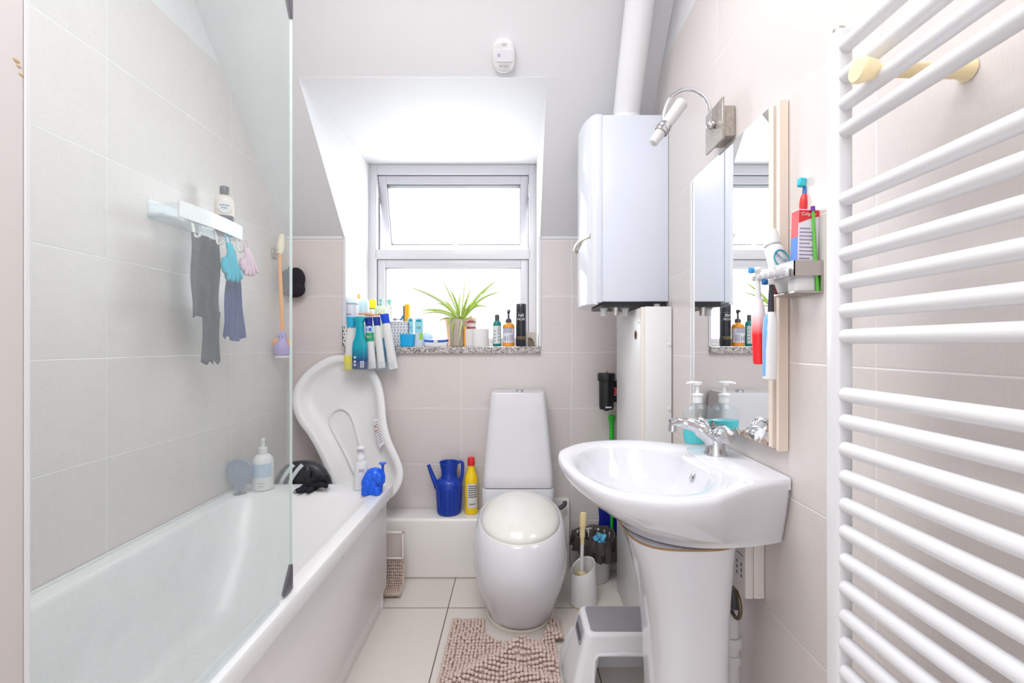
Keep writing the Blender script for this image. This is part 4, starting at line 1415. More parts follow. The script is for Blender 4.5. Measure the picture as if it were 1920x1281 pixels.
keep = [[not openf(j, i) for i in range(n_)] for j in range(NZ)]
for j in range(NZ):
    for i in range(n_):
        k = (i + 1) % n_
        if not keep[j][i]: continue
        g.face([vo[j][i], vo[j][k], vo[j + 1][k], vo[j + 1][i]]); g.face([vi[j][k], vi[j][i], vi[j + 1][i], vi[j + 1][k]])
        if j == NZ - 1 or not keep[j + 1][i]: g.face([vo[j + 1][i], vo[j + 1][k], vi[j + 1][k], vi[j + 1][i]])
        if not keep[j][k]: g.face([vo[j][k], vi[j][k], vi[j + 1][k], vo[j + 1][k]])
        if not keep[j][(i - 1) % n_]: g.face([vo[j][i], vo[j + 1][i], vi[j + 1][i], vi[j][i]])
g.loft([sq(hxT, hyT, ZS - .014, .022), sq(hxT - .001, hyT - .001, ZS - .008, .022), sq(hxT - .006, hyT - .006, ZS - .002, .02), sq(hxT - .012, hyT - .012, ZS, .018)])
g.link('body', M_STW, st, w=True, angle=50)
g = G()
for sy_ in (-1,):
    y = lambda z: cys - (hyT + (hyB - hyT) * (1 - z / (ZS - .012))) - .003
    pts = [(cxs - .112, .01), (cxs - .1, .1), (cxs - .095, .158), (cxs - .083, .172), (cxs, .175), (cxs + .083, .172), (cxs + .095, .158), (cxs + .1, .1), (cxs + .112, .01)]
    g.tube([(a, y(b), b) for a, b in pts], .006, 8)
g.link('arch_rim', M_STW, st, w=True)
M_GREYR = mat('grey_rubber', (140, 138, 142), .7, bump=.6, bscale=300)
g = G(); g.loft([sq(hxT - .02, hyT - .014, ZS - .001, .012), sq(hxT - .02, hyT - .014, ZS + .002, .012), sq(hxT - .022, hyT - .016, ZS + .003, .012)])
g.link('grip_pad', M_GREYR, st, w=True)
# handle slot on the left side
tl = (hxB - hxT) / (ZS - .012)


def lx(z): return cxs - hxT - (ZS - .012 - z) * tl


g = G(); g.loft([[W((lx(b) - h, a, b)) for a, b in [(cys + p - 0, q) for p, q in superell(0, .195, .055, .024, 6, 32)]] for h in (-.004, .003)])
g.link('handle_surround', mat('handle_grey', (150, 151, 158), .5), st, w=True)
g = G(); g.loft([[W((lx(b) - h, a, b)) for a, b in [(cys + p, q) for p, q in superell(0, .19, .043, .010, 6, 32)]] for h in (.0031, .0036)])
g.link('handle_slot', mat('slot_dark', (84, 86, 94), .6), st, w=True)
# low step on the far side
g = G()
cyl = 1.712
g.loft([rrect(cxs - .186, cxs + .125, 1.66, 1.755, .02, 0, 6), rrect(cxs - .155, cxs + .12, 1.66, 1.752, .02, .07, 6), rrect(cxs - .14, cxs + .118, 1.66, 1.748, .02, .098, 6), rrect(cxs - .128, cxs + .11, 1.665, 1.74, .02, .105, 6)])
g.link('low_step', M_STW, st, w=True, angle=50)

# ================================================================== BATH MATS
M_MAT = mat('taupe_chenille', (206, 186, 176), .95, var=.1, vscale=60, bump=.4, bscale=200)


def bumpz(x, y):
    v = 0
    for (ax, ay, bx_, by_, h, w_) in ((.0, 1.72, .13, 1.64, .028, .035), (-.2, 1.56, .0, 1.70, .03, .04), (.03, 1.79, .1, 1.70, .024, .03), (.0, 1.6, .14, 1.54, .024, .035), (-.22, 1.8, -.06, 1.785, .006, .02), (.12, 1.85, .19, 1.78, .016, .03)):
        A = W((ax, ay)); B = W((bx_, by_)); P = W((x, y)); t = max(0, min(1, (P - A).dot(B - A) / (B - A).length_squared))
        d = (P - (A + (B - A) * t)).length
        v += h * math.exp(-(d / w_) ** 2)
    return v


def mat_in(x, y):
    if not (-.268 < x < .195 and 1.42 < y < 1.932): return False
    if x > .156 and y < 1.785: return False
    # cut-out round the toilet foot
    cut = [(-.135, 1.94), (-.118, 1.84), (-.085, 1.79), (-.05, 1.775), (-.028, 1.79), (.0, 1.8), (.03, 1.79), (.055, 1.76), (.08, 1.765), (.105, 1.8), (.135, 1.87), (.145, 1.94)]
    for (a, b), (c, d) in zip(cut, cut[1:]):
        if a <= x <= c:
            lim = b + (d - b) * (x - a) / (c - a)
            return y < lim
    return True


g = G()
# backing sheet
nx, ny = 46, 50
vv = {}
for i in range(nx + 1):
    for j in range(ny + 1):
        x = -.27 + .467 * i / nx; y = 1.42 + .514 * j / ny
        vv[i, j] = (x, y)
vm = {}
for i in range(nx):
    for j in range(ny):
        cx_, cy_ = vv[i, j][0] + .467 / nx / 2, vv[i, j][1] + .514 / ny / 2
        if mat_in(cx_, cy_):
            q = []
            for k in ((i, j), (i + 1, j), (i + 1, j + 1), (i, j + 1)):
                if k not in vm: vm[k] = g.bm.verts.new((*vv[k], .003 + bumpz(*vv[k])))
                q.append(vm[k])
            g.face(q)


def tuft(g, p, axis, L, r):
    seg = 6
    a = axis.normalized(); u = a.orthogonal().normalized(); v = a.cross(u)
    rings = []
    for t, k in ((-1, .25), (-.75, .8), (0, 1.0), (.75, .8), (1, .25)):
        rings.append([p + a * t * L + (u * math.cos(2 * PI * q / seg) + v * math.sin(2 * PI * q / seg)) * r * k for q in range(seg)])
    g.loft(rings)


x = -.262
row = 0
while x < .192:
    y = 1.43
    while y < 1.928:
        jx = x + random.uniform(-.002, .002); jy = y + random.uniform(-.002, .002)
        if mat_in(jx, jy):
            p = W((jx, jy, .011 + bumpz(jx, jy)))
            ax = W((random.uniform(-.4, .4), -.35, .8)) if bumpz(jx, jy) < .012 else W((random.uniform(-.2, .7), -.5, .5))
            tuft(g, p, ax, .0105, .0078)
        y += .0165
    x += .0142
tag(g.link('bath_mat', M_MAT, w=True, angle=180, recalc=False), 'taupe tufted bath mat with a cut-out round the toilet foot', 'bath mat')

r = root('folded_bath_mat', 'taupe tufted mat folded upright behind the bath corner, pale backing showing', 'bath mat', (-.57, 2.13, 0))
g = G()
prof = [(2.12, .012), (2.15, .012), (2.18, .05), (2.19, .12), (2.18, .2), (2.165, .285)]
pc = catmull([(0, a, b) for a, b in prof], 5)
rings = [[W((x, p.y + dy, p.z)) for x, dy in ((-.72, -.004), (-.532, -.004), (-.532, .004), (-.72, .004))] for p in pc]
g.loft(rings); g.link('backing', mat('mat_backing', (212, 202, 196), .9, bump=.3, bscale=200), r, w=True)
g = G(); g.box(-.72, -.53, 2.158, 2.172, .278, .288, .003, 1); g.box(-.541, -.53, 2.158, 2.184, .16, .288, .003, 1); g.box(-.72, -.53, 2.166, 2.178, .152, .162, .003, 1)
g.link('hem', mat('mat_hem', (226, 218, 212), .9), r, w=True)
g = G()
for p in pc:
    if p.z > .15: continue
    x = -.71
    while x < -.535:
        tuft(g, W((x, p.y - .009, max(p.z + random.uniform(-.002, .002), .012))), W((random.uniform(-.4, .4), -.8, .3)), .008, .005)
        tuft(g, W((x, p.y - .012, max(p.z + .007, .012))), W((random.uniform(-.4, .4), -.8, .3)), .008, .005)
        x += .0095
g.link('tufts', M_MAT, r, w=True, angle=180, recalc=False)

# ================================================================== SILL THINGS
def sx_at(px, d): return (px - 966) * d / F
def hgt(py, d): return EYE + (646 - py) * d / F - SILL
def loc_s(px, d): return W((sx_at(px, d), d, SILL))


M_AQUA = mat('pale_aqua', (206, 234, 240), .35)
M_TEAL = mat('teal_plastic', (0, 158, 176), .3)
d = 2.49; h = hgt(556, d)
r = bottle('aerosol_can', 'white aerosol can with a domed cap at the left end of the sill', 'spray can', loc_s(659, d), [
    ('can', [(.036, .001), (.037, .004), (.037, h - .052), (.034, h - .046)], mat('can_lilac_white', (226, 228, 238), .3)),
    ('cap', [(.0365, h - .05), (.0365, h - .036), (.033, h - .018), (.022, h - .005), (.001, h)], mat('cap_pale_grey', (222, 232, 236), .3))])
g = G(); g.lathe([(.0372, h - .046), (.0378, h - .044), (.0378, h - .04), (.0372, h - .038)]); g.link('cap_ring', mat('ring_greygreen', (150, 178, 182), .4), r)
g = G(); g.smudge(5, .011, wrap(.0372, h - .1)); g.link('lettering', M_INK, r)
d = 2.66; h = hgt(551, d)
bottle('orange_capped_bottle', 'white bottle with an orange cap behind the aerosol can', 'bottle', loc_s(671, d), [
    ('bottle', [(.024, .001), (.026, .004), (.026, h - .06), (.018, h - .035), (.016, h - .03)], M_WHITE),
    ('cap', [(.018, h - .03), (.018, h - .002), (.001, h)], mat('pale_orange', (244, 190, 110), .4))])
d = 2.56; h = hgt(561, d)
bottle('aqua_bottle', 'pale aqua bottle with a rounded top beside the aerosol can', 'bottle', loc_s(683, d), [
    ('bottle', [(.026, .001), (.028, .004), (.028, h - .08), (.027, h - .07)], mat('aqua_white', (232, 236, 244), .35)),
    ('cap', [(.0275, h - .07), (.0275, h - .03), (.024, h - .012), (.014, h - .002), (.001, h)], M_AQUA)])
d = 2.62; h = hgt(561, d)
r = bottle('yellow_topped_bottle', 'white bottle with a bright yellow cap near the left end of the sill', 'bottle', loc_s(699, d), [
    ('bottle', [(.023, .001), (.025, .004), (.025, h - .07), (.02, h - .058)], M_WHITE),
    ('neck_ring', [(.019, h - .06), (.019, h - .053)], M_BLACK),
    ('cap', [(.021, h - .054), (.0215, h - .02), (.017, h - .004), (.001, h)], mat('bright_yellow', (252, 226, 0), .4))])
d = 2.55; h = hgt(566, d)
bottle('pale_green_bottle', 'pale green pump bottle standing behind the hanging bottles', 'bottle', loc_s(714, d), [
    ('bottle', [(.031, .001), (.034, .004), (.034, h - .05), (.028, h - .03), (.012, h - .02)], mat('pale_green', (222, 238, 204), .35), 1, .7),
    ('pump', [(.012, h - .021), (.012, h - .01), (.006, h - .009), (.006, h + .004), (.014, h + .006), (.012, h + .014), (.001, h + .015)], mat('mint_cap', (146, 214, 200), .4))])
d = 2.66; h = hgt(572, d)
bottle('mint_topped_bottle', 'slim clear bottle with a mint green flip top by the window frame', 'bottle', loc_s(730, d), [
    ('bottle', [(.016, .001), (.018, .004), (.018, h - .01), (.008, h)], mat('clear_lilac', (230, 230, 240), .25), 1, .8),
    ('cap', [(.008, h), (.014, h + .018), (.017, h + .03), (.001, h + .024)], mat('mint_cap', (146, 214, 200), .4))])

# hanging organiser with tubes
OY = YB - .05                      # just in front of the sill edge
org = root('hanging_organiser', 'clear plastic organiser hung over the left end of the sill', 'organiser', (-.8, OY, 1.04))
ox0, ox1 = sx_at(647, 2.37), sx_at(744, 2.37)
g = G()
g.box(ox0, ox1, OY - .003, OY, 1.046, SILL + .004); g.box(ox0, ox1, OY - .003, OY + .1, SILL + .001, SILL + .004)
g.box(ox0, ox1, OY - .08, OY, 1.046, 1.049); g.box(ox0, ox1, OY - .082, OY - .08, 1.046, 1.09)
g.link('pouch', M_CLEAR, org, w=True)


def hang(px_top, px_bot, py_top, py_cap, py_bot, dd, wid, name, label, capm, bodym, flat=.5, extra=None, tubeend=True):
    """tube standing in the organiser, cap upwards"""
    t = at(px_top, py_top, dd); b = at(px_bot, py_bot, dd)
    ax = (t - b); L = ax.length; lean = math.atan2(ax.x, ax.z)
    r = root(name, label, 'tube' if tubeend else 'bottle', b, (0, lean, 0), None)
    w_ = wid * dd / F / 2
    capL = (py_cap - py_top) * dd / F
    g = G()
    prof = [(0.0, 1.0, .18), (.06, 1.02, .3), (.25, 1.0, .7), (.6, .95, .9), (.9, .86, 1), (1.0, .75, 1)] if tubeend else [(0.0, .92, .9), (.03, 1, 1), (.6, 1, 1), (.85, .9, 1), (1, .7, .9)]
    g.loft([[W((a, b_, (L - capL) * v)) for a, b_ in superell(0, 0, w_ * k, w_ * k2 * flat * 1.6 if tubeend else w_ * k * flat * 1.4, 2.2, 24)] for v, k, k2 in prof])
    g.link('body', bodym, r)
    g = G(); g.loft([[W((a, b_, L - capL * (1 - v))) for a, b_ in superell(0, 0, w_ * k, w_ * .8 * k, 2.2, 24)] for v, k in ((-.05, .8), (.0, .84), (.55, .92), (.8, 1.0), (.97, 1.0), (1.0, .9))])
    g.link('cap', capm, r)
    return r, w_, L, capL


M_NVC = mat('navy_cap_plastic', (22, 44, 150), .3); M_RBC = mat('royal_cap_plastic', (16, 70, 214), .3)
DH = OY - .03
# yellow liquid bottle
r, w_, L, cL = hang(660, 655, 594, 613, 693, OY - .016, 19, 'refill_bottle', 'cloudy bottle with cyan cap and yellow liquid, leftmost in the hanging organiser', mat('cyan_cap', (38, 178, 220), .35), mat('cloudy_plastic', (226, 224, 220), .3), .45, tubeend=False)
g = G(); g.loft([[W((a, b_, z)) for a, b_ in superell(0, 0, w_ * 1.06, w_ * .72, 2.4, 24)] for z in (-.001, .035, .072)]); g.link('yellow_liquid', mat('yellow_liquid', (232, 220, 84), .3), r)
# spray bottle
sp_ = root('spray_bottle', 'teal and navy trigger spray bottle in the hanging organiser', 'spray bottle', at(675, 692, OY - .058))
k_ = (OY - .058) / F


def spm():
    m = bpy.data.materials.new('teal_to_navy'); m.use_nodes = True
    nt = m.node_tree; b = nt.nodes['Principled BSDF']; tc = N(nt, 'ShaderNodeTexCoord'); s = N(nt, 'ShaderNodeSeparateXYZ'); nt.links.new(tc.outputs['Object'], s.inputs[0])
    r = N(nt, 'ShaderNodeValToRGB'); e = r.color_ramp.elements
    e[0].position = .25; e[0].color = lin((18, 62, 128)); e[1].position = .75; e[1].color = lin((0, 160, 180))
    nt.links.new(mth(nt, 'MULTIPLY', s.outputs[2], 6.5), r.inputs[0]); nt.links.new(r.outputs[0], b.inputs['Base Color'])
    b.inputs['Roughness'].default_value = .25
    return m


g = G(); g.loft([[W((a, b_, z * k_)) for a, b_ in superell(0, 0, rx * k_, ry * k_, 3, 28)] for z, rx, ry in ((0, 13.5, 7), (2, 14, 7.5), (40, 14, 7.5), (50, 13, 7.5), (58, 9.5, 7), (66, 7.5, 6.5), (78, 7, 6))])
g.link('bottle', spm(), sp_)
g = G(); g.loft([[W((a + dx * k_, b_, z * k_)) for a, b_ in superell(0, 0, rx * k_, ry * k_, 3, 24)] for z, rx, ry, dx in ((77, 7.5, 6.5, 0), (83, 7.5, 6.5, 0), (85, 6, 6, 0), (90, 9, 6, -1), (96, 11, 6, 0), (98, 9, 5, 1))])
g.tube([(-6 * k_, 0, 93 * k_), (-13 * k_, 0, 95 * k_)], 3 * k_, 8)
g.link('trigger_head', M_TEAL, sp_)
g = G()
for zz in (8, 14, 22): g.loft([[W((-7 * k_ + 2.2 * k_ * math.cos(a), -7.7 * k_, (zz + 2.2 * math.sin(a)) * k_)) for a in [PI * q / 6 for q in range(12)]]], True, False)
g.loft([[W((x * k_, -7.75 * k_, z * k_)) for x, z in ((3, 3), (10, 3), (10, 15), (3, 15))]], True, False)
g.link('white_label', M_WHITE, sp_)
g = G()
for q in range(5): g.loft([[W((x * k_, -7.9 * k_, z * k_)) for x, z in ((4.5, 5 + q * 1.8), (8.5, 5 + q * 1.8), (8.5, 5.9 + q * 1.8), (4.5, 5.9 + q * 1.8))]], True, False)
g.link('barcode', M_INK, sp_)
# carton behind
r = root('printed_carton', 'narrow printed carton with orange and black panels behind the spray bottle', 'carton', at(688, 690, DH + .012))
g = G(); g.box(-.018, .016, -.008, .008, 0, .175); g.link('carton', mat('carton_white', (232, 226, 222), .5), r)
g = G()
for z0, z1, q in ((.012, .028, 0), (.045, .06, 0), (.074, .1, 0), (.13, .16, 0)): g.box(-.014, .013, -.0086, -.0078, z0, z1)
g.link('orange_panels', mat('panel_orange', (226, 128, 92), .5), r)
g = G()
for z0 in (.034, .066, .112): g.box(-.014, .013, -.0086, -.0078, z0, z0 + .006)
g.link('black_stripes', M_INK, r)
# three in one tube
r, w_, L, cL = hang(691, 698, 596, 612, 691, OY - .034, 14.5, 'toothpaste_tube', 'white tube with navy cap and green 3in1 label in the hanging organiser', M_NVC, M_WHITE, .5)
g = G(); g.loft([[W((a, b_, z)) for a, b_ in superell(0, 0, w_ * 1.0, w_ * .78, 2.2, 24)] for z in (L - cL - .033, L - cL - .003)]); g.mi = 1
g.loft([[W((a, b_, z)) for a, b_ in superell(0, 0, w_ * 1.02, w_ * .8, 2.2, 24)] for z in (L - cL - .078, L - cL - .034)]); g.mi = 2
g.text('3in1', .017, lambda x, y: W((x, -w_ * .82, L - cL - .055 + y)))
g.mi = 3
g.text('N', .024, lambda x, y: W((x - .006, -w_ * .80, L - cL - .018 + y))); g.loft([[W((x, -w_ * .80, L - cL - .027 + z)) for x, z in ((.003, 0), (.015, 0), (.015, .018), (.003, .018))]], True, False)
g.link('label', [mat('label_sky', (196, 214, 240), .4), mat('label_green', (40, 160, 110), .4), M_WHITE, mat('label_blue2', (30, 110, 200), .4)], r)
hang(706, 716, 595, 611, 690, OY - .034, 14, 'toothpaste_tube', 'plain white tube with a blue cap, second from right in the hanging organiser', M_NVC, M_WHITE, .5)
hang(721, 738, 589, 607, 692, OY - .034, 17, 'toothpaste_tube', 'white tube with bright blue cap, rightmost in the hanging organiser', M_RBC, M_WHITE, .5)
r = root('slim_blue_box', 'slim blue strip pack between the two rightmost white tubes', 'packet', at(722, 688, DH + .014))
g = G(); g.box(-.006, .007, -.006, .006, 0, .15, .001, 1, Matrix.Rotation(-.08, 4, 'Y')); g.link('pack', mat('pack_teal_blue', (70, 130, 170), .4), r)
# white perforated backing basket at the left
def perforated(name, label, x0, x1, y0, y1, z0, z1, hole_m, nxh, nzh):
    r = root(name, label, 'basket', ((x0 + x1) / 2, (y0 + y1) / 2, z0))
    g = G(); t = .003
    g.box(x0, x1, y0, y0 + t, z0, z1); g.box(x0, x1, y1 - t, y1, z0, z1); g.box(x0, x0 + t, y0, y1, z0, z1); g.box(x1 - t, x1, y0, y1, z0, z1); g.box(x0, x1, y0, y1, z0, z0 + t)
    g.box(x0 - .002, x1 + .002, y0 - .003, y0 + .003, z1 - .006, z1, .001, 1)
    g.link('basket_wall', M_WHITE, r, w=True)
    g = G()
    for i in range(nxh):
        for j in range(nzh):
            a = x0 + (x1 - x0) * (i + .5 + .25 * (j % 2 - .5)) / nxh; b = z0 + (z1 - z0) * (j + .6) / (nzh + .6)
            g.loft([[W((a + .0035 * q, y0 - h, b + .0055 * w2)) for q, w2 in ((-.6, -1), (.6, -1), (1, .2), (.2, 1), (-1, .4))] for h in (.0002, .0008)])
    g.link('perforations', hole_m, r, w=True)
    return r


M_HOLE = mat('hole_grey', (150, 156, 170), .7)
perforated('storage_basket', 'white perforated basket behind the leftmost hanging bottle', sx_at(645, 2.405), sx_at(657, 2.405), OY - .008, OY - .001, 1.17, EYE + .105, mat('hole_dark2', (80, 84, 84), .7), 2, 6)
# wooden brush lying across the caps
r = root('wooden_hairbrush', 'peach wooden brush lying on top of the hanging tubes', 'brush', (sx_at(695, 2.38), OY - .03, EYE + .147))
g = G(); g.tube(catmull([(-.06, 0, .011), (-.03, 0, .012), (0, 0, .008), (.03, 0, .006), (.062, 0, .014)], 6), [.004] * 8 + [.009] * 8 + [.005] * 9, 12); g.link('handle', mat('peach_wood', (214, 160, 124), .5, var=.1, vscale=40), r)
g = G(); g.box(-.062, .05, -.004, .03, -.006, .003, .002, 1); g.link('bristle_pad', mat('pad_cream', (244, 228, 200), .6), r)

# sill basket and its neighbours
d = 2.53
perforated('storage_basket', 'white perforated basket standing on the sill left of the plant', sx_at(733, d), sx_at(768, d), d - .02, d + .08, SILL + .0005, SILL + hgt(603, d), M_HOLE, 6, 8)
r = root('scrub_sponge', 'upright yellow and black sponge poking out of the white basket', 'sponge', (sx_at(763, 2.56), 2.56, SILL + .06))
g = G(); g.box(-.009, .015, -.02, .02, .0, hgt(571, 2.56) - .06, .003, 2); g.link('foam', mat('sponge_yellow', (246, 186, 50), .9, bump=.5, bscale=150), r)
g = G(); g.box(-.018, -.0095, -.02, .02, .0, hgt(574, 2.56) - .06, .002, 1); g.link('scouring_pad', mat('pad_grey', (110, 112, 130), .9, bump=.5, bscale=200), r)
r = root('razor', 'white razor with a teal stripe lying on the white sill basket', 'razor', (sx_at(748, 2.52), 2.55, SILL + hgt(600, 2.52) - .004))
g = G(); g.tube([(-.03, 0, .012), (0, 0, .008), (.03, -.004, .018)], .005, 8); g.link('handle', M_WHITE, r)
g = G(); g.box(-.004, .006, -.008, .008, .004, .034, .002, 1, Matrix.Rotation(.5, 4, 'Y')); g.link('teal_grip', mat('teal_deep', (40, 150, 170), .4), r)
g = G(); g.box(-.04, -.022, -.01, .01, .002, .014, .002, 1); g.link('razor_head', M_GREYINK, r)
r = root('blue_tub', 'bright cyan plastic tub in front of the white sill basket', 'tub', (sx_at(764, 2.47), 2.475, SILL))
g = G(); g.loft([[W((a, b_, z)) for a, b_ in superell(0, 0, rx, ry, 4, 32)] for z, rx, ry in ((.0005, .034, .022), (.002, .036, .024), (hgt(632, 2.47), .039, .026))]); g.link('tub_body', mat('cyan_tub', (10, 166, 222), .3), r)
g = G(); g.loft([[W((a, b_, z)) for a, b_ in superell(0, 0, rx, ry, 4, 32)] for z, rx, ry in ((hgt(632, 2.47), .040, .027), (hgt(627, 2.47), .040, .027), (hgt(626.5, 2.47), .037, .024))]); g.link('lid', mat('cyan_tub', (10, 166, 222), .3), r)


def carton(px0, px1, py, dd, name, label, body, bandm, txt, green=False):
    x0, x1 = sx_at(px0, dd), sx_at(px1, dd); h = hgt(py, dd)
    r = root(name, label, 'carton', ((x0 + x1) / 2, dd, SILL))
    w2 = (x1 - x0) / 2
    g = G(); g.box(-w2, w2, -.012, .018, .0005, h, .001, 1); g.link('carton', body, r)
    g = G(); g.box(-w2 * .96, w2 * .96, -.0126, -.0118, h * .5, h * .86); g.link('colour_band', bandm, r)
    g = G(); g.text(txt, .019, lambda x, y: W((x, -.0132, h * .66 + y))); g.link('lettering', M_INK, r)
    g = G(); g.loft([[W((w2 * .7 * math.cos(a), -.0124 - hh, h * .87 + .014 * math.sin(a))) for a in [PI * q / 10 for q in range(11)]] for hh in (0, .001)]); g.link('teal_mark', M_TEAL, r)
    if green:
        g = G(); g.box(w2 * .1, w2 * .95, -.0132, -.0118, h * .25, h * .48); g.link('green_square', mat('label_lime', (150, 206, 90), .4), r)
    return r


M_CTN = mat('carton_pale', (226, 238, 246), .4); M_CBAND = mat('band_aqua', (150, 214, 226), .4)
carton(765, 776, 596, 2.535, 'soap_carton', 'narrow white and aqua carton behind the bright cyan tub', M_CTN, M_CBAND, 'U')
carton(778, 794, 597, 2.50, 'soap_carton', 'white and aqua carton with a lime green square on the sill', M_CTN, M_CBAND, 'NE', True)
r = root('round_blue_case', 'pale blue round case standing behind the aqua carton', 'case', (sx_at(799, 2.58), 2.58, SILL))
g = G(); g.lathe([(.036, -.008), (.0405, -.005), (.0405, .005), (.036, .008)], M=Matrix.Rotation(PI / 2, 4, 'X'), c=(0, 0, .0405), seg=32); g.link('shell', mat('case_blue', (184, 212, 240), .3), r)
g = G(); g.box(-.0407, .0407, -.009, .009, .039, .0405); g.link('seam', mat('case_seam', (140, 170, 210), .4), r)
r = root('wet_wipes_pack', 'flat blue and white wet wipes pack in front of the plant', 'packet', (sx_at(818, 2.47), 2.472, SILL))
g = G(); g.loft([[W((a, b_ + 0.0, z)) for a, b_ in superell(0, 0, rx, ry, 6, 32)] for z, rx, ry in ((.0005, .056, .022), (.003, .06, .025), (.018, .063, .026), (.022, .062, .0255))]); g.link('pack', M_WHITE, r)
g = G(); g.loft([[W((a, b_, z + .006 * (abs(a) / .07) ** 2)) for a, b_ in superell(0, 0, rx, ry, 6, 32)] for z, rx, ry in ((.022, .0635, .0265), (.031, .065, .027), (.034, .064, .026))]); g.link('blue_top', mat('wipes_blue', (34, 84, 178), .4), r)
g = G(); g.box(-.01, .012, -.0285, -.025, .02, .034, .001, 1); g.link('white_tab', M_WHITE, r)
# brown pebble-like soap next to the pack
# plant
PD = 2.50
pot = root('spider_plant', 'spider plant with arching leaves in a taupe ribbed jar on the sill', 'plant', (sx_at(858, PD), PD, SILL))
hp = hgt(599, PD)
M_JAR = mat('taupe_jar', (178, 166, 154), .5, var=.12, vscale=25, stretch=(1, 1, .15))
g = G(); g.lathe([(.001, .001), (.034, .001), (.037, .004), (.040, hp * .5), (.0395, hp - .004), (.0375, hp), (.036, hp - .004), (.036, hp - .025), (.001, hp - .025)], seg=32, cap=False)
for k in range(16):
    a = 2 * PI * k / 16
    g.tube([(.0375 * math.cos(a), .0375 * math.sin(a), .006), (.039 * math.cos(a), .039 * math.sin(a), hp * .5), (.0388 * math.cos(a), .0388 * math.sin(a), hp - .008)], .0022, 6)
g.link('jar', M_JAR, pot)
M_LEAF = mat('spider_leaf', (172, 204, 84), .5, var=.1, vscale=10)
M_LEAFP = mat('spider_leaf_pale', (206, 220, 150), .5)
leaves = [((858, 598), (838, 560), (765, 538), .008), ((856, 600), (832, 574), (783, 582), .008), ((861, 598), (848, 556), (826, 518), .0035), ((864, 598), (868, 556), (873, 510), .0035), ((867, 600), (885, 556), (932, 523), .008), ((868, 600), (892, 553), (943, 546), .006), ((866, 600), (880, 552), (940, 532), .004), ((868, 603), (890, 560), (918, 580), .005),
          ((858, 602), (838, 566), (817, 570), .005), ((857, 602), (830, 576), (790, 592), .006), ((856, 604), (838, 588), (818, 604), .005), ((862, 602), (848, 594), (850, 640), .006), ((866, 602), (868, 592), (863, 646), .007), ((863, 598), (855, 560), (846, 545), .006), ((865, 598), (870, 570), (882, 535), .006), ((861, 599), (858, 570), (862, 548), .007), ((867, 600), (884, 575), (904, 568), .005), ((855, 602), (846, 590), (842, 615), .005), ((868, 604), (884, 588), (893, 608), .004), ((858, 598), (846, 572), (828, 560), .006), ((864, 598), (872, 575), (876, 560), .007), ((860, 599), (850, 578), (836, 572), .008), ((866, 599), (876, 578), (884, 572), .008)]
for k, (a, b, c, w_) in enumerate(leaves):
    dep = random.uniform(-.05, .06) if c[1] < 605 else -.055
    A = at(*a, PD); B = at(*b, PD); C_ = at(*c, PD); B.y += dep * .6; C_.y += dep
    if c[1] >= 605: B.y = PD - .054
    C_.y = max(C_.y, PD - .056)
    ctrl = B
    g = G(); rows = []
    nseg = 16
    for i in range(nseg + 1):
        t = i / nseg
        p = A * (1 - t) ** 2 + ctrl * 2 * t * (1 - t) + C_ * t * t
        tg = ((ctrl - A) * 2 * (1 - t) + (C_ - ctrl) * 2 * t).normalized()
        side = tg.cross(W((0, 1, 0)).lerp(W((.3, .4, .8)), .25)).normalized()
        nn = side.cross(tg).normalized()
        ww = w_ * (.45 + .55 * min(1, t * 4)) * (1 - t ** 3 * .93) * 1.15
        rows.append([p - side * ww + nn * ww * .35, p - nn * .0004, p + side * ww + nn * ww * .35, p + nn * .0006])
    g.loft(rows)
    g.link('leaf', M_LEAF if k % 3 else M_LEAFP, pot, w=True, angle=180)
# peach pot behind
d = 2.68; h = hgt(597, d)
r = root('peach_plant_pot', 'peach fluted pot standing behind the spider plant', 'pot', loc_s(863, d))
g = G(); ringsP = []
for rr, z in ((.06, .001), (.07, .004), (.088, h - .02), (.096, h - .008), (.095, h), (.085, h - .006), (.082, h - .03), (.001, h - .03)):
    ringsP.append([W(((rr * (1 + .025 * math.cos(12 * a))) * math.cos(a), (rr * (1 + .025 * math.cos(12 * a))) * math.sin(a), z)) for a in [2 * PI * k / 96 for k in range(96)]])
g.loft(ringsP, True, False); g.link('pot', mat('peach_clay', (236, 196, 168), .6, var=.08, vscale=12), r)
g = G(); g.ball((.06, .0, h + .0), (.012, .012, .014), 12); g.link('sprout', mat('sprout_olive', (150, 140, 100), .7), r)
# yellow sided box with maroon jar on top
d = 2.475; h = hgt(617, d)
r = root('cream_box', 'white box with a yellow edge between the plant and the toilet roll', 'box', ((sx_at(873, d) + sx_at(884, d)) / 2, d + .01, SILL))
x0, x1 = sx_at(871, d) - r.location.x, sx_at(886, d) - r.location.x
g = G(); g.box(x0 + .009, x1, -.02, .02, .0005, h, .001, 1); g.link('box', mat('box_white', (236, 232, 238), .5), r)
g = G(); g.box(x0, x0 + .0088, -.02, .02, .0005, h + .012, .001, 1); g.link('yellow_edge', mat('edge_yellow', (244, 190, 40), .5), r)
d = 2.545; h = hgt(601, d)
r = bottle('maroon_jar', 'white jar with maroon bands behind the toilet roll', 'jar', loc_s(884, d), [('jar', [(.024, .001), (.026, .003), (.026, h - .004), (.022, h)], mat('jar_white', (236, 228, 226), .4))])
g = G(); g.lathe([(.0265, h - .016), (.0268, h - .014), (.0268, h - .003), (.023, h + .0005)]); g.lathe([(.0263, h - .052), (.0266, h - .05), (.0266, h - .038), (.0263, h - .036)]); g.link('maroon_bands', mat('maroon', (160, 82, 100), .4), r)
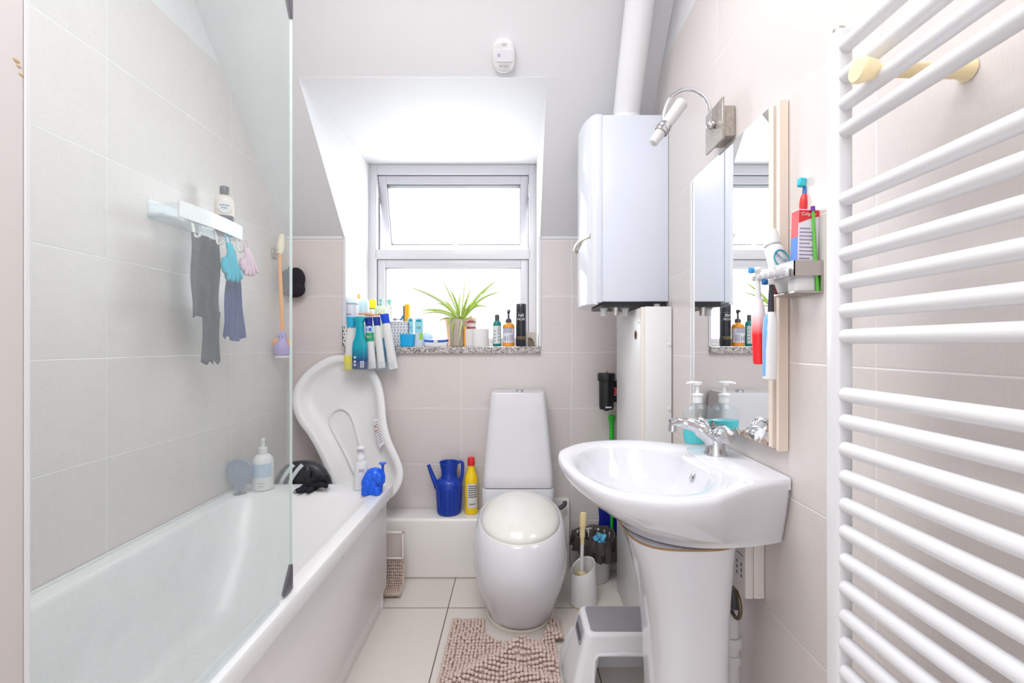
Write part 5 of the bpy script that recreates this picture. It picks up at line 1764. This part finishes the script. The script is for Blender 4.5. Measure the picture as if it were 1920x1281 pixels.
# toilet roll
d = 2.478; h = hgt(617, d)
r = root('toilet_roll', 'white toilet roll standing on the sill', 'toilet roll', loc_s(900.5, d))
g = G(); g.lathe([(.02, .001), (.045, .001), (.047, .003), (.047, h - .003), (.045, h), (.02, h), (.0198, .002)], seg=40, cap=False); g.link('paper', mat('tissue', (240, 238, 237), .95, bump=.3, bscale=90), r)
g = G(); g.lathe([(.02, .001), (.0205, h - .001), (.019, h - .001), (.0185, .001)], seg=24, cap=False); g.link('core', mat('cardboard', (196, 174, 146), .9), r)
# green bottle
d = 2.478; h = hgt(590, d)
r = bottle('green_bottle', 'slim green bottle with a dark cap and white label on the sill', 'bottle', loc_s(932, d), [
    ('bottle', [(.021, .001), (.0232, .004), (.0232, h - .05), (.02, h - .04), (.013, h - .034)], mat('teal_green', (18, 128, 122), .2)),
    ('cap', [(.0125, h - .035), (.0125, h - .004), (.011, h - .001), (.001, h)], M_DGREY)])
g = G(); band(g, [(.0236, .016), (.0236, h - .062)], -.95, .15, 12); g.link('white_label', M_WHITE, r)
g = G(); band(g, [(.0236, .016), (.0236, h - .062)], .2, .95, 12); g.link('grey_label', mat('label_grey', (200, 206, 208), .5), r)
g = G()
for k in range(4): g.smudge(2, .011, wrap(.024, .03 + k * .018, -.4))
for k in range(4): band(g, [(.0239, .034 + k * .018), (.0239, .037 + k * .018)], .3, .8, 6)
g.link('lettering', mat('ink_teal', (20, 110, 110), .5), r)
# amber pump bottle
d = 2.478; h = hgt(606, d)
M_AMB = mat('amber_plastic', (238, 156, 34), .12, coat=.4)
r = bottle('amber_pump_bottle', 'amber pump bottle with a white label on the sill', 'bottle', loc_s(953.5, d), [
    ('bottle', [(.03, .001), (.033, .004), (.0335, h - .022), (.03, h - .008), (.018, h), (.014, h + .004)], M_AMB),
    ('pump', [(.0165, h + .003), (.017, h + .014), (.014, h + .022), (.006, h + .026), (.005, h + .052), (.009, h + .054), (.01, h + .072), (.001, h + .075)], M_DGREY)])
g = G(); g.tube([(0, 0, h + .064), (.0, -.02, h + .066), (0, -.032, h + .06)], [.006, .005, .004], 8); g.link('nozzle', M_DGREY, r)
g = G(); g.lathe([(.0155, h - .001), (.0155, h + .005)]); g.link('collar', mat('collar_white', (230, 226, 224), .4), r)
g = G(); band(g, [(.034, .022), (.034, h - .03)], -1.3, 1.3, 20); g.link('label', mat('label_lilac', (222, 220, 232), .5), r)
g = G(); g.text('01', .034, wrap(.0344, .042, -.35), sx=.9)
for k in range(5): band(g, [(.0343, .075 + k * .006), (.0343, .0775 + k * .006)], -.9, .6, 8)
for k in range(6): band(g, [(.0343, .03 + k * .006), (.0343, .0322 + k * .006)], .1, .9, 8)
g.link('lettering', mat('ink_slate', (96, 100, 124), .5), r)
# black can
d = 2.478; h = hgt(570, d)
r = bottle('black_spray_can', 'tall black spray can with white lettering near the right end of the sill', 'spray can', loc_s(977, d), [
    ('can', [(.027, .001), (.029, .004), (.029, h - .05), (.0285, h - .048)], mat('gloss_black', (38, 40, 50), .16)),
    ('cap', [(.0285, h - .047), (.0288, h - .045), (.0288, h - .004), (.027, h - .001), (.001, h)], mat('satin_black', (48, 50, 60), .25))])
g = G(); g.text('NOIR', .0185, wrap(.0292, h * .635)); g.text('NR', .024, wrap(.0292, h * .72)); g.link('lettering', M_LETTER, r)
g = G(); band(g, [(.0292, .05), (.0292, .053)], -.9, .9, 12); band(g, [(.0292, .041), (.0292, .043)], -.9, .9, 12); g.link('gold_lines', mat('gold_ink', (190, 160, 90), .4), r)
# shell like tealight holder
d = 2.66
r = root('stone_tealight_holder', 'grey brown stone tealight holder in the right sill corner', 'candle holder', loc_s(996, d))
g = G()
arc_o = [(.0, .0), (-.036, .0), (-.036, .084), (.03, .084), (.03, .004), (.022, .004), (.018, .03), (.004, .052), (-.016, .058), (-.016, .0)]
pr = [(-.03, 0), (-.03, .082), (.028, .082), (.028, .0), (.02, .0), (.017, .022), (.006, .044), (-.012, .055), (-.02, .055), (-.02, 0)]
g.loft([[W((a, y, b + .0005)) for a, b in pr] for y in (-.02, .02)]); g.link('holder', mat('taupe_stone', (196, 186, 178), .6), r)
g = G(); g.box(-.02, .019, -.002, .018, .0005, .05); g.link('hollow', mat('stone_dark', (150, 138, 130), .7), r)

# ================================================================== TOOTHBRUSH HOLDER AND ITS THINGS
tbh = root('toothbrush_holder', 'brushed steel toothbrush holder on the right wall beside the mirror', 'toothbrush holder', (.58, .96, 1.28))
hx0, hx1, hy0, hy1, hz0, hz1 = .553, XR - .001, .902, 1.002, 1.315, 1.345
g = G()
t = .002
g.box(hx0, hx1, hy0, hy0 + t, hz0, hz1); g.box(hx0, hx1, hy1 - t, hy1, hz0, hz1); g.box(hx0, hx0 + t, hy0, hy1, hz0, hz1)
g.link('band', M_STEEL, tbh, w=True)
g = G(); g.box(hx1 - .003, hx1, hy0 - .002, hy1 + .002, 1.28, 1.345); g.box(hx0, hx1, hy0, hy1, 1.281, 1.284)
g.link('back_and_base', M_STEEL, tbh, w=True)
g = G()
for k in range(5):
    y = .925 + k * .021
    g.box(hx0 - .028, hx0, y - .004, y + .004, 1.318, 1.33, .003, 2)
g.box(hx0 - .006, hx0, .915, 1.015, 1.315, 1.332, .002, 1)
g.link('notched_rack', mat('rack_grey', (206, 206, 210), .35), tbh, w=True)
# carton of toothpaste
r = root('toothpaste_carton', 'red topped toothpaste carton with small print in the holder', 'carton', (.585, .93, 1.2845), (0, .03, 0))
bw, bh = .021, .165; bd = .011
g = G(); g.box(-bw, bw, -.017, .005, 0, bh, .001, 1); g.link('carton', mat('carton_lilac', (230, 224, 236), .45), r)
g = G()
pr = [(-bw * .98, bh - .002), (bw * .98, bh - .002), (bw * .98, bh - .014), (.006, bh - .017), (-bw * .98, bh - .028)]
g.loft([[W((a, -.0172 - h_, b)) for a, b in pr] for h_ in (0, .0006)])
g.box(-bw - .0006, -bw + .0002, -.0165, .0045, bh - .055, bh - .002)
g.link('red_panel', mat('box_red', (216, 40, 50), .4), r)
g = G(); g.box(-bw - .0006, -bw + .0002, -.0165, .0045, .05, bh - .056); g.link('blue_panel', mat('box_blue', (30, 110, 205), .4), r)
g = G(); g.text('Colgate', .0095, lambda x, y: W((x - .001, -.0181, bh - .0098 + y))); g.link('brand_lettering', M_LETTER, r)
g = G()
for k in range(13):
    w2 = bw * (.85 if k % 4 else .55)
    g.box(-bw * .85, -bw * .85 + w2 * 2 * .9, -.0176, -.0171, bh - .04 - k * .0075, bh - .0375 - k * .0075)
g.link('small_print', mat('print_lilac', (150, 140, 180), .5), r)
# toothpaste tube in the holder
r = root('toothpaste_tube', 'white toothpaste tube with a big cap leaning out of the steel holder', 'tube', (.576, .965, 1.288), (-.28, -.1, .1))
g = G()
g.loft([[W((a, b_, z)) for a, b_ in superell(0, 0, rx, ry, 2.2, 28)] for z, rx, ry in ((0, .02, .003), (.03, .021, .009), (.07, .021, .013), (.1, .0195, .017), (.108, .015, .014), (.112, .010, .01))]); g.link('tube', M_WHITE, r)
g = G(); g.lathe([(.0145, .11), (.0165, .112), (.0175, .14), (.016, .144), (.011, .144), (.01, .139), (.001, .139)], seg=28); g.link('cap', mat('cap_frost', (240, 240, 240), .25), r)
g = G()
ell = [(0.016 * math.cos(a), .072 + .020 * math.sin(a)) for a in [2 * PI * k / 32 for k in range(33)]]
g.tube([(a, -.0145 - .002 * (1 - (a / .016) ** 2), b) for a, b in ell], .0016, 6)
g.link('teal_ring', mat('ring_teal', (30, 160, 180), .4), r)
g = G(); g.text('PRON', .0125, lambda x, y: W((-.001 + y * .35 + x * .62, -.0168, .072 - x * .75 + y * .62))); g.link('lettering', mat('ink_navy', (34, 60, 130), .4), r)
# red / blue upright toothbrush, white back cup
r = root('manual_toothbrush', 'red and blue toothbrush with an aqua bristle head standing in the holder', 'toothbrush', (.588, .957, 1.285), (0, .10, 0))
g = G(); g.tube([(0, 0, 0), (0, 0, .155)], .0045, 10); g.link('neck', M_WHITE, r)
g = G(); g.tube([(0, 0, .15), (0, 0, .16), (0, 0, .175)], [.006, .0075, .0075], 12); g.link('blue_handle', mat('handle_blue', (44, 84, 190), .4), r)
g = G(); g.tube([(0, 0, .175), (0, 0, .19), (0, 0, .203), (0, 0, .21)], [.0075, .0085, .0075, .005], 12); g.link('red_handle', mat('handle_red', (212, 42, 44), .4), r)
g = G(); g.tube([(0, 0, .208), (0, 0, .226)], .005, 10); g.link('blue_collar', mat('collar_blue', (50, 110, 170), .4), r)
g = G(); g.box(-.002, .01, -.006, .006, .222, .244, .003, 2); g.link('head', M_WHITE, r)
g = G(); g.box(-.016, -.002, -.006, .006, .225, .243, .002, 1); g.link('bristles', mat('bristle_aqua', (60, 190, 205), .8), r)
r = root('manual_toothbrush', 'thin green toothbrush with a purple tip standing beside the red carton', 'toothbrush', (.604, .9085, 1.285), (0, -.02, 0))
g = G(); g.tube([(0, 0, 0), (-.004, 0, .09), (-.006, 0, .163)], [.003, .0035, .0025], 10); g.link('handle', mat('handle_green', (96, 186, 66), .4), r)
g = G(); g.tube([(-.006, 0, .16), (-.0065, 0, .169)], .004, 10); g.link('tip', mat('tip_purple', (110, 50, 160), .4), r)
r = root('red_black_toothbrush_cover', 'small red and black patterned cover lying in the holder', 'cover', (.566, .985, 1.2845))
g = G(); g.ball((0, 0, .016), (.011, .017, .014), 16); g.link('shell', mat('cover_red', (150, 40, 40), .4, var=.8, vscale=120), r)
r = root('white_cup', 'white square cup under the red carton in the holder', 'cup', (.582, .925, 1.25))
# electric brushes
def ebrush(loc, label, bodym, frontm, stemm, headm, tip=None, rot=(0, 0, 0)):
    r = root('electric_toothbrush', label, 'toothbrush', loc, rot)
    g = G(); g.loft([[W((a, b_, z)) for a, b_ in superell(0, 0, rx, rx * .95, 2.3, 24)] for z, rx in ((0, .0105), (.002, .0125), (.06, .0135), (.105, .0135), (.128, .0115), (.142, .008))])
    g.link('body', bodym, r)
    g = G(); g.loft([[W((a - .004, b_ , z)) for a, b_ in superell(0, 0, rx, rx * .9, 2.3, 24)] for z, rx in ((.008, .0095), (.06, .0105), (.1, .0112), (.126, .0095), (.138, .006))])
    g.link('front_grip', frontm, r)
    g = G(); g.tube([(0, 0, .14), (0, 0, .2)], [.0065, .0045], 12); g.link('stem', stemm, r)
    g = G(); g.lathe([(.006, 0), (.007, .003), (.0065, .012)], M=Matrix.Rotation(-PI / 2, 4, 'Y'), c=(.002, 0, .205), seg=16)
    g.ball((0.001, 0, .205), (.006, .007, .008), 12); g.link('brush_head', M_WHITE, r)
    g = G(); g.lathe([(.0065, .012), (.0068, .02), (.001, .021)], M=Matrix.Rotation(-PI / 2, 4, 'Y'), c=(.002, 0, .205), seg=16); g.link('bristles', headm, r)
    return r


def fade_red():
    if 'red_fade' in MATS: return MATS['red_fade']
    m = bpy.data.materials.new('red_fade'); m.use_nodes = True; MATS['red_fade'] = m
    nt = m.node_tree; b = nt.nodes['Principled BSDF']; tc = N(nt, 'ShaderNodeTexCoord'); q = N(nt, 'ShaderNodeSeparateXYZ'); nt.links.new(tc.outputs['Object'], q.inputs[0])
    r = N(nt, 'ShaderNodeValToRGB'); e = r.color_ramp.elements
    e[0].position = .45; e[0].color = lin((232, 36, 44)); e[1].position = .78; e[1].color = lin((236, 228, 230))
    nt.links.new(mth(nt, 'MULTIPLY', q.outputs[2], 7), r.inputs[0]); nt.links.new(r.outputs[0], b.inputs['Base Color']); b.inputs['Roughness'].default_value = .3
    return m


ebrush((.5335, .955, 1.104), 'light blue and white electric toothbrush hanging from the holder', M_WHITE, mat('brush_blue', (120, 176, 226), .35), mat('stem_black', (46, 46, 58), .4), mat('bristle_navy', (40, 90, 150), .8), rot=(0, .02, 0))
ebrush((.5345, .995, 1.135), 'red and white electric toothbrush hanging behind the blue one', fade_red(), fade_red(), M_WHITE, mat('bristle_blue', (60, 150, 215), .8), rot=(0, -.02, 0))
g = G(); g.box(-.02, .018, -.016, .016, .0345, .062, .004, 2); g.link('cup_body', M_WHITE, r)


# ================================================================== sub-parts hang on the part they belong to
SUB = {'lettering': ('label', 'carton', 'colour_band', 'bottle', 'can', 'tube'), 'door_handle': ('door',), 'bristles': ('brush_head', 'head'), 'nozzle': ('pump',), 'cap_ring': ('cap',), 'cap_ridges': ('cap',),
       'brand_lettering': ('carton',), 'small_print': ('carton',), 'red_panel': ('carton',), 'blue_panel': ('carton',), 'colour_band': ('carton',), 'teal_mark': ('carton',), 'green_square': ('carton',), 'orange_panels': ('carton',), 'black_stripes': ('carton',),
       'barcode': ('white_label',), 'buckle': ('strap',), 'flush_button': ('cistern',), 'bleed_screw': ('canister',), 'sticker': ('canister',), 'perforations': ('basket_wall',), 'eye': ('animal_body', 'body'), 'ear': ('animal_body', 'body'),
       'white_tab': ('blue_top',), 'seat_ridge': ('shell',), 'warning_sticker': ('shell',), 'overflow_cover': ('basin_bowl',), 'handle_slot': ('handle_surround',), 'screw': ('side_panel',), 'cable_hole': ('side_panel',),
       'gold_lines': ('can',), 'maroon_bands': ('jar',), 'seam': ('shell',), 'base_ring': ('cup',), 'collar': ('bottle',), 'vent_marks': ('cover',), 'wall_plate': ('hook',), 'teal_ring': ('tube',), 'glass_shade': (), 'yellow_edge': ('box',)}


def stem(o): return o.name.split('.')[0]


for o in list(COL.objects):
    if o.parent is not None and o.parent.type == 'EMPTY' and o.parent.parent is None and stem(o) in SUB:
        for want in SUB[stem(o)]:
            hit = [c for c in o.parent.children if stem(c) == want and c is not o]
            if hit:
                o.parent = hit[0]
                break
